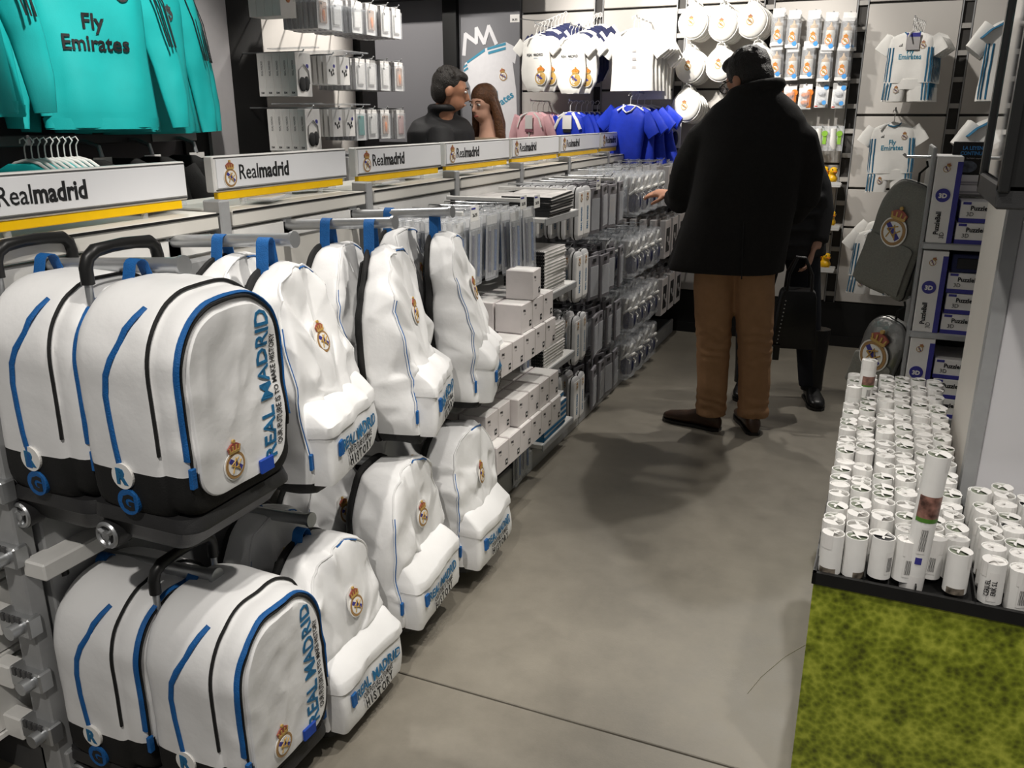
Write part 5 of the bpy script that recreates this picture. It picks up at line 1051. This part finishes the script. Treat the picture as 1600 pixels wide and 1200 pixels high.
def shoe(name, root, heel, dirv, m, L=.28, h=.09, boot=0):
    d = Vector((dirv[0], dirv[1], 0)).normalized(); x = Vector((d.y, -d.x, 0)); M = Matrix((x, d, Vector((0, 0, 1)))).transposed().to_4x4(); M.translation = Vector(heel); q = MB(); rg = []
    for y, a, hh in ((-.02, .022, .05), (0, .034, .078), (.05, .038, .088), (.10, .038, .082), (.15, .043, .062), (.20, .046, .05), (.245, .038, .04), (.27, .02, .028)):
        rg.append([(a * math.copysign(abs(math.cos(t)) ** .8, math.cos(t)), y * L / .28, max(.012, hh / 2 + .012 + hh / 2 * math.sin(t))) for t in [2 * PI * k / 18 for k in range(18)]])
    q.loft(rg, M=M); s_ = q.build(name, m, root, True, None, 70); so = []
    for y, a in ((-.022, .02), (0, .036), (.06, .036), (.11, .036), (.16, .044), (.21, .047), (.25, .038), (.275, .016)): so += [(a, y * L / .28)]
    so = so + [(-a, y) for a, y in so[::-1]]; MB().prism(so, .016, 0, M).build('sole', M_blackp, s_, False)
    if boot: MB().tube([M @ Vector((0, .045, .06)), M @ Vector((0, .04, .16)), M @ Vector((0, .03, boot))], [.056, .058, .072], 16).build('boot_shaft', m, s_)
    return s_
def sk_body(root, name, prims, m, vox=.008): q = MB(); prims(q); return remesh(name, q, m, root, vox, 3)
# ---------- man in the long black coat
mn = empty('person', (-.585, 4.07, 0), R(7.7), 'man seen from behind in a black coat, khaki trousers and glasses, reaching towards the goods', 'person')
HM = Matrix.Translation((-.028, .06, 1.645)) @ rotto((-.72, .62, -.42))
def pb_(q):
    head(q, HM, 1.03); limb(q, [(.0, .035, 1.60, .058), (.01, -.01, 1.53, .066), (.01, -.02, 1.46, .08)])
    limb(q, [(.01, -.02, 1.48, .12), (.0, 0, 1.3, .15), (-.02, 0, 1.1, .14), (-.03, 0, .9, .14)], 18, up=(1, 0, 0), flat=.7)
    limb(q, [(-.15, -.01, 1.42, .05), (-.26, .06, 1.2, .045), (-.31, .2, 1.115, .034), (-.335, .26, 1.12, .027)]); limb(q, [(.15, -.01, 1.42, .05), (.24, .06, 1.2, .045), (.2, .24, 1.08, .034), (.17, .28, 1.08, .027)])
    hand(q, (-.35, .25, 1.125), (-1, .25, .02), (.1, .3, -.95), 1, 1.0, .32); hand(q, (.17, .28, 1.08), (-.6, .8, .0), (0, 0, -1), -1, 1.0, .5)
    for x0, x1, x2 in ((-.10, -.09, -.075), (.06, .10, .125)): limb(q, [(x0, 0, .92, .09), (x1, .01, .5, .06), (x2, 0, .1, .042)])
sk_body(mn, 'body', pb_, M_skin, .007)
face(mn, HM, 1.03, M_hairk, M_skin)
q = MB(); T = HM @ Matrix.Scale(1.03, 4); q.ell((0, -.024, .047), (.089, .102, .094), M=T); q.ell((0, -.05, .0), (.083, .074, .09), M=T); q.ell((0, .035, .095), (.066, .06, .037), M=T)
for k in range(60):
    a = random.uniform(0, 2 * PI); b = random.uniform(.1, 1.1); p = Vector((.08 * math.sin(b) * math.cos(a), -.026 + .092 * math.sin(b) * math.sin(a), .048 + .086 * math.cos(b))); q.ell(tuple(p), (.013, .013, .012), 0, 6, 5, M=T)
remesh('hair', q, M_hairk, mn, .006, 1)
gl = MB()
for k in (-1, 1): gl.tube([(k * .033 + .024 * math.cos(a * PI / 8), .108, .012 + .019 * math.sin(a * PI / 8)) for a in range(16)], .0024, 5, closed=True, M=T); gl.tube([(k * .057, .106, .016), (k * .076, .07, .016), (k * .08, -.01, .012)], .0022, 5, M=T)
gl.tube([(-.009, .108, .014), (.009, .108, .014)], .0022, 5, M=T); gg = gl.build('glasses', M_ink, mn)
for k in (-1, 1): MB().cyl((k * .033, .1075, .012), (k * .033, .1085, .012), .02, n=14, M=T).build('lens', M_clear, gg)
q = MB(); rows = [(.80, -.07, .268, .165), (.815, -.07, .268, .166), (.9, -.05, .258, .165), (1.0, -.03, .25, .165), (1.1, -.01, .242, .165), (1.2, .0, .238, .168), (1.32, .01, .24, .168), (1.42, .012, .238, .158), (1.49, .014, .222, .138), (1.54, .016, .185, .115), (1.58, .018, .135, .10), (1.60, .016, .108, .092)]
cr = []
for z, cx, a, b in rows:
    f = (1.2 - z) / .4 if z < 1.2 else 0; rg = []
    for k in range(48):
        t = 2 * PI * k / 48; w = 1 + .035 * f * math.sin(5 * t + 1) + .02 * f * math.sin(9 * t); rg.append((cx + a * w * math.copysign(abs(math.cos(t)) ** .9, math.cos(t)), -.005 + b * w * math.copysign(abs(math.sin(t)) ** .9, math.sin(t)), z))
    cr.append(rg)
q.loft(cr)
limb(q, [(-.13, 0, 1.46, .07), (-.20, .0, 1.39, .085), (-.255, .03, 1.27, .082), (-.285, .08, 1.15, .074), (-.30, .16, 1.10, .064), (-.335, .235, 1.115, .058)]); limb(q, [(.15, 0, 1.46, .07), (.22, .0, 1.39, .085), (.255, .03, 1.28, .082), (.265, .08, 1.14, .076), (.23, .17, 1.06, .066), (.19, .25, 1.07, .058)])
q.tube([(.016 + .105 * math.cos(a * PI / 12), .004 + .09 * math.sin(a * PI / 12), 1.610 + .022 * math.cos(a * PI / 12) - .012 * math.sin(a * PI / 12)) for a in range(24)], .026, 8, closed=True)
coat = remesh('coat', q, M_coat, mn, .009, 12)
for v in coat.data.vertices:
    d = noise.noise(Vector((v.co.x * 9, v.co.y * 9, v.co.z * 3.5))) * .008; v.co += Vector((d * .6, d, 0))
MB().tube([(.02, -.168, .79), (.012, -.176, .95), (.01, -.178, 1.05)], .004, 6, flat=.5).build('back_vent', M_black, coat)
q = MB(); limb(q, [(-.03, .0, .95, .15), (-.025, 0, .86, .16), (-.02, 0, .80, .165)], 20, up=(1, 0, 0), flat=.75)
limb(q, [(-.105, 0, .86, .098), (-.105, -.005, .72, .099), (-.098, -.005, .58, .090), (-.088, .0, .46, .084), (-.082, .0, .30, .078), (-.078, -.005, .16, .075), (-.076, -.01, .075, .077)]); limb(q, [(.07, 0, .86, .098), (.08, 0, .72, .097), (.095, 0, .58, .09), (.105, .01, .46, .084), (.115, .015, .30, .078), (.124, .02, .16, .075), (.128, .02, .075, .077)])
tr = remesh('trousers', q, M_khaki, mn, .009, 4)
for v in tr.data.vertices:
    k = math.exp(-((v.co.z - .45) / .1) ** 2) + 1.2 * math.exp(-((v.co.z - .12) / .07) ** 2); d = math.sin(v.co.z * 120 + 14 * v.co.x + 4 * noise.noise(v.co * 12)) * .0045 * k + noise.noise(v.co * 10) * .007; v.co += Vector((d * .6, -d, 0))
shoe('shoe', mn, (-.045, -.03, 0), (-.93, .35), M_shoe, .29); shoe('shoe', mn, (.135, -.04, 0), (-.25, .97), M_shoe, .29)
# ---------- woman in black beside him
wm = empty('person', (-.42, 4.74, 0), R(8), 'woman in black jacket and boots, mostly hidden behind the man in the coat', 'person')
HW = Matrix.Translation((-.20, .02, 1.46)) @ rotto((-.5, -.7, -.5))
def wb_(q):
    head(q, HW, .93); limb(q, [(-.17, .03, 1.40, .05), (-.13, .03, 1.33, .058), (-.09, .02, 1.26, .08)]); limb(q, [(-.09, .02, 1.28, .10), (-.05, .0, 1.05, .12), (-.03, 0, .85, .13)], 16, up=(1, 0, 0), flat=.7)
    limb(q, [(.06, 0, 1.26, .05), (.13, -.03, 1.02, .042), (.12, -.10, .84, .03)]); limb(q, [(-.22, .0, 1.26, .05), (-.28, -.02, 1.02, .042), (-.3, -.1, .9, .03)]); hand(q, (.11, -.11, .83), (-.25, -.15, -1), (-1, 0, 0), 1, .9, .6); hand(q, (-.3, -.1, .88), (0, -.2, -1), (1, 0, 0), -1, .9, .4)
    limb(q, [(-.12, 0, .85, .085), (-.15, 0, .45, .055), (-.17, .0, .1, .04)]); limb(q, [(.05, 0, .85, .085), (.12, -.02, .45, .055), (.175, -.05, .1, .04)])
sk_body(wm, 'body', wb_, M_skinl, .009); face(wm, HW, .93, M_hairk, M_red)
q = MB(); T = HW @ Matrix.Scale(.93, 4); q.ell((0, -.03, .045), (.085, .095, .09), M=T); q.ell((0, -.06, -.05), (.085, .06, .13), M=T); remesh('hair', q, M_hairk, wm, .008, 3)
q = MB(); limb(q, [(-.11, .02, 1.33, .10), (-.09, .01, 1.24, .19), (-.06, 0, 1.08, .19), (-.03, 0, .92, .20), (-.02, 0, .78, .21)], 24, up=(1, 0, 0), flat=.7); limb(q, [(.04, 0, 1.27, .075), (.105, -.01, 1.14, .072), (.135, -.03, 1.02, .066), (.13, -.09, .87, .052)]); limb(q, [(-.2, 0, 1.27, .075), (-.27, -.01, 1.12, .07), (-.29, -.08, .92, .052)])
for z in (.86, .94, 1.02, 1.10): q.tube([(-.04 + .20 * math.cos(a * PI / 12), .142 * math.sin(a * PI / 12), z) for a in range(24)], .018, 6, closed=True)
remesh('jacket', q, M_jkt, wm, .01, 4)
q = MB(); limb(q, [(-.03, 0, .85, .16), (-.03, 0, .78, .165)], 18, up=(1, 0, 0), flat=.75); limb(q, [(-.12, 0, .82, .095), (-.15, 0, .5, .072), (-.17, .0, .08, .058)]); limb(q, [(.06, 0, .82, .095), (.12, -.02, .5, .072), (.172, -.045, .08, .058)]); remesh('jeans', q, M_jean, wm, .01, 3)
shoe('boot', wm, (-.17, .05, 0), (-.1, -1), M_bleath, .25, boot=.36); shoe('boot', wm, (.175, .0, 0), (.15, -1), M_bleath, .25, boot=.40)
hbg = empty('handbag', (-.335, 4.46, .36), R(12), 'black studded leather handbag carried by the woman in black', 'handbag')
q = MB(); o_ = outl(.22, .30, .03, .02); shell([(a * (1 - .25 * b / .3), b) for a, b in o_], [(.06, .96), (.055, 1), (0, 1.03), (-.055, 1), (-.06, .96)], .15, q); q.build('bag_body', M_bleath, hbg)
for y in (-.05, .05): MB().tube([(-.06, y, .28), (-.055, y, .38), (-.02, y * .4, .46), (.02, y * .4, .46), (.055, y, .38), (.06, y, .28)], .007, 8).build('handle', M_bleath, hbg)
s_ = MB(); 
for k in range(12): s_.ell((-.085 + .002 * k, -.0655, .03 + k * .02), (.004, .004, .004), 0, 6, 4)
s_.build('studs', M_steel, hbg); MB().cbox(-.102, -.07, -.072, -.064, -.06, .02, .002).build('luggage_tag', M_bleath, hbg, False)
# ---------- couple behind the signs
m2 = empty('person', (-2.41, 4.60, 0), R(0), 'dark-haired man in a dark jacket behind the signs, turned to the woman', 'person')
H2 = Matrix.Translation((.06, -.02, 1.63)) @ rotto((.86, .42, -.25))
def p2_(q):
    head(q, H2, 1.0); limb(q, [(.03, -.03, 1.56, .056), (.0, -.02, 1.48, .062), (-.02, 0, 1.42, .08)]); limb(q, [(-.02, 0, 1.42, .09), (-.02, 0, 1.2, .12), (0, 0, .9, .12)], 16, up=(.3, 1, 0), flat=.7)
    for s in (-1, 1): limb(q, [(.0 + s * .06, -s * .12, 1.38, .045), (.02 + s * .08, -s * .19, 1.12, .04), (.18, -s * .16, .92, .032)]); hand(q, (.19, -s * .16, .91), (1, 0, 0), (0, 0, -1), s, 1, .5); limb(q, [(0, s * .09, .9, .09), (0, s * .1, .5, .06), (0, s * .1, .08, .042)])
sk_body(m2, 'body', p2_, M_skin, .009); face(m2, H2, 1.0, M_hairk, M_skin)
q = MB(); T = H2; q.ell((0, -.028, .042), (.083, .094, .086), M=T); q.ell((0, -.055, .0), (.076, .062, .085), M=T); q.ell((0, .03, .09), (.058, .052, .032), M=T)
for k in range(50): a = random.uniform(0, 2 * PI); b = random.uniform(.1, 1.2); q.ell((.08 * math.sin(b) * math.cos(a), -.028 + .092 * math.sin(b) * math.sin(a), .045 + .085 * math.cos(b)), (.013, .013, .011), 0, 6, 5, M=T)
remesh('hair', q, mat('greying_hair', '#2b2724', .5, var=.4, scale=150, bump=.6, bscale=160), m2, .007, 1)
q = MB(); limb(q, [(.0, -.02, 1.56, .075), (-.01, -.01, 1.50, .10), (-.02, 0, 1.47, .19), (-.02, 0, 1.41, .235), (-.01, 0, 1.2, .235), (0, 0, .95, .22), (0, 0, .75, .22)], 24, up=(.35, .94, 0), flat=.62)
for s in (-1, 1): limb(q, [(s * .06, -s * .15, 1.42, .075), (s * .08, -s * .20, 1.30, .078), (.02 + s * .08, -s * .22, 1.12, .07), (.17, -s * .165, .93, .052)])
q.tube([(.01 + .075 * math.cos(a * PI / 10), -.02 + .075 * math.sin(a * PI / 10), 1.54) for a in range(20)], .022, 8, closed=True); remesh('jacket', q, M_jkt, m2, .01, 10)
q = MB()
for s in (-1, 1): limb(q, [(0, s * .08, .9, .12), (0, s * .1, .5, .085), (0, s * .1, .07, .075)])
remesh('trousers', q, M_jean, m2, .012, 3)
for s in (-1, 1): shoe('shoe', m2, (-.03, s * .1, 0), (1, .1), M_bleath, .28)
w2 = empty('person', (-2.30, 4.98, 0), 0, 'woman with long brown hair facing the man in the dark jacket', 'person')
H3 = Matrix.Translation((-.02, -.02, 1.56)) @ rotto((-.28, -.94, -.2))
def p3_(q):
    head(q, H3, .93); limb(q, [(-.01, .0, 1.50, .048), (.0, 0, 1.40, .055), (0, 0, 1.3, .08)]); limb(q, [(0, 0, 1.34, .10), (0, 0, 1.1, .12), (0, 0, .85, .13)], 16, up=(1, 0, 0), flat=.75)
    for s in (-1, 1): limb(q, [(s * .15, 0, 1.3, .05), (s * .19, -.03, 1.05, .042), (s * .15, -.15, .95, .03)]); hand(q, (s * .15, -.15, .95), (-s * .4, -1, 0), (0, 0, -1), -s, .9, .5); limb(q, [(s * .08, 0, .85, .085), (s * .09, 0, .45, .055), (s * .09, 0, .08, .04)])
sk_body(w2, 'body', p3_, M_skinl, .009); face(w2, H3, .93, M_hairb, mat('lips', '#a35a50', .45))
q = MB(); T = H3 @ Matrix.Scale(.93, 4); q.ell((0, -.018, .05), (.086, .098, .088), M=T); q.ell((0, -.055, -.03), (.088, .055, .11), M=T)
for s, L in ((-1, .42), (1, .40)): q.tube([T @ Vector((s * .075, .0, .04)), T @ Vector((s * .095, -.015, -.08)), T @ Vector((s * .105, -.01, -.2)), T @ Vector((s * .10, .0, -L))], [.02, .030, .034, .014], 12, flat=.7)
q.tube([T @ Vector((0, -.07, 0)), T @ Vector((0, -.09, -.15)), T @ Vector((0, -.09, -.42))], [.06, .07, .03], 14, flat=.6); remesh('hair', q, M_hairb, w2, .008, 2)
q = MB(); limb(q, [(0, 0, 1.37, .09), (0, 0, 1.31, .18), (0, 0, 1.1, .19), (0, 0, .8, .2)], 22, up=(1, 0, 0), flat=.68)
for s in (-1, 1): limb(q, [(s * .14, 0, 1.31, .068), (s * .2, -.02, 1.1, .062), (s * .16, -.14, .96, .048)])
remesh('jacket', q, mat('beige_jacket', '#8a7a66', .8, var=.06, bump=.1), w2, .01, 4)
q = MB()
for s in (-1, 1): limb(q, [(s * .08, 0, .85, .11), (s * .09, 0, .45, .075), (s * .09, 0, .08, .06)])
remesh('jeans', q, M_jean, w2, .012, 3)
for s in (-1, 1): shoe('shoe', w2, (s * .09, .04, 0), (-.1, -1), M_bleath, .25)
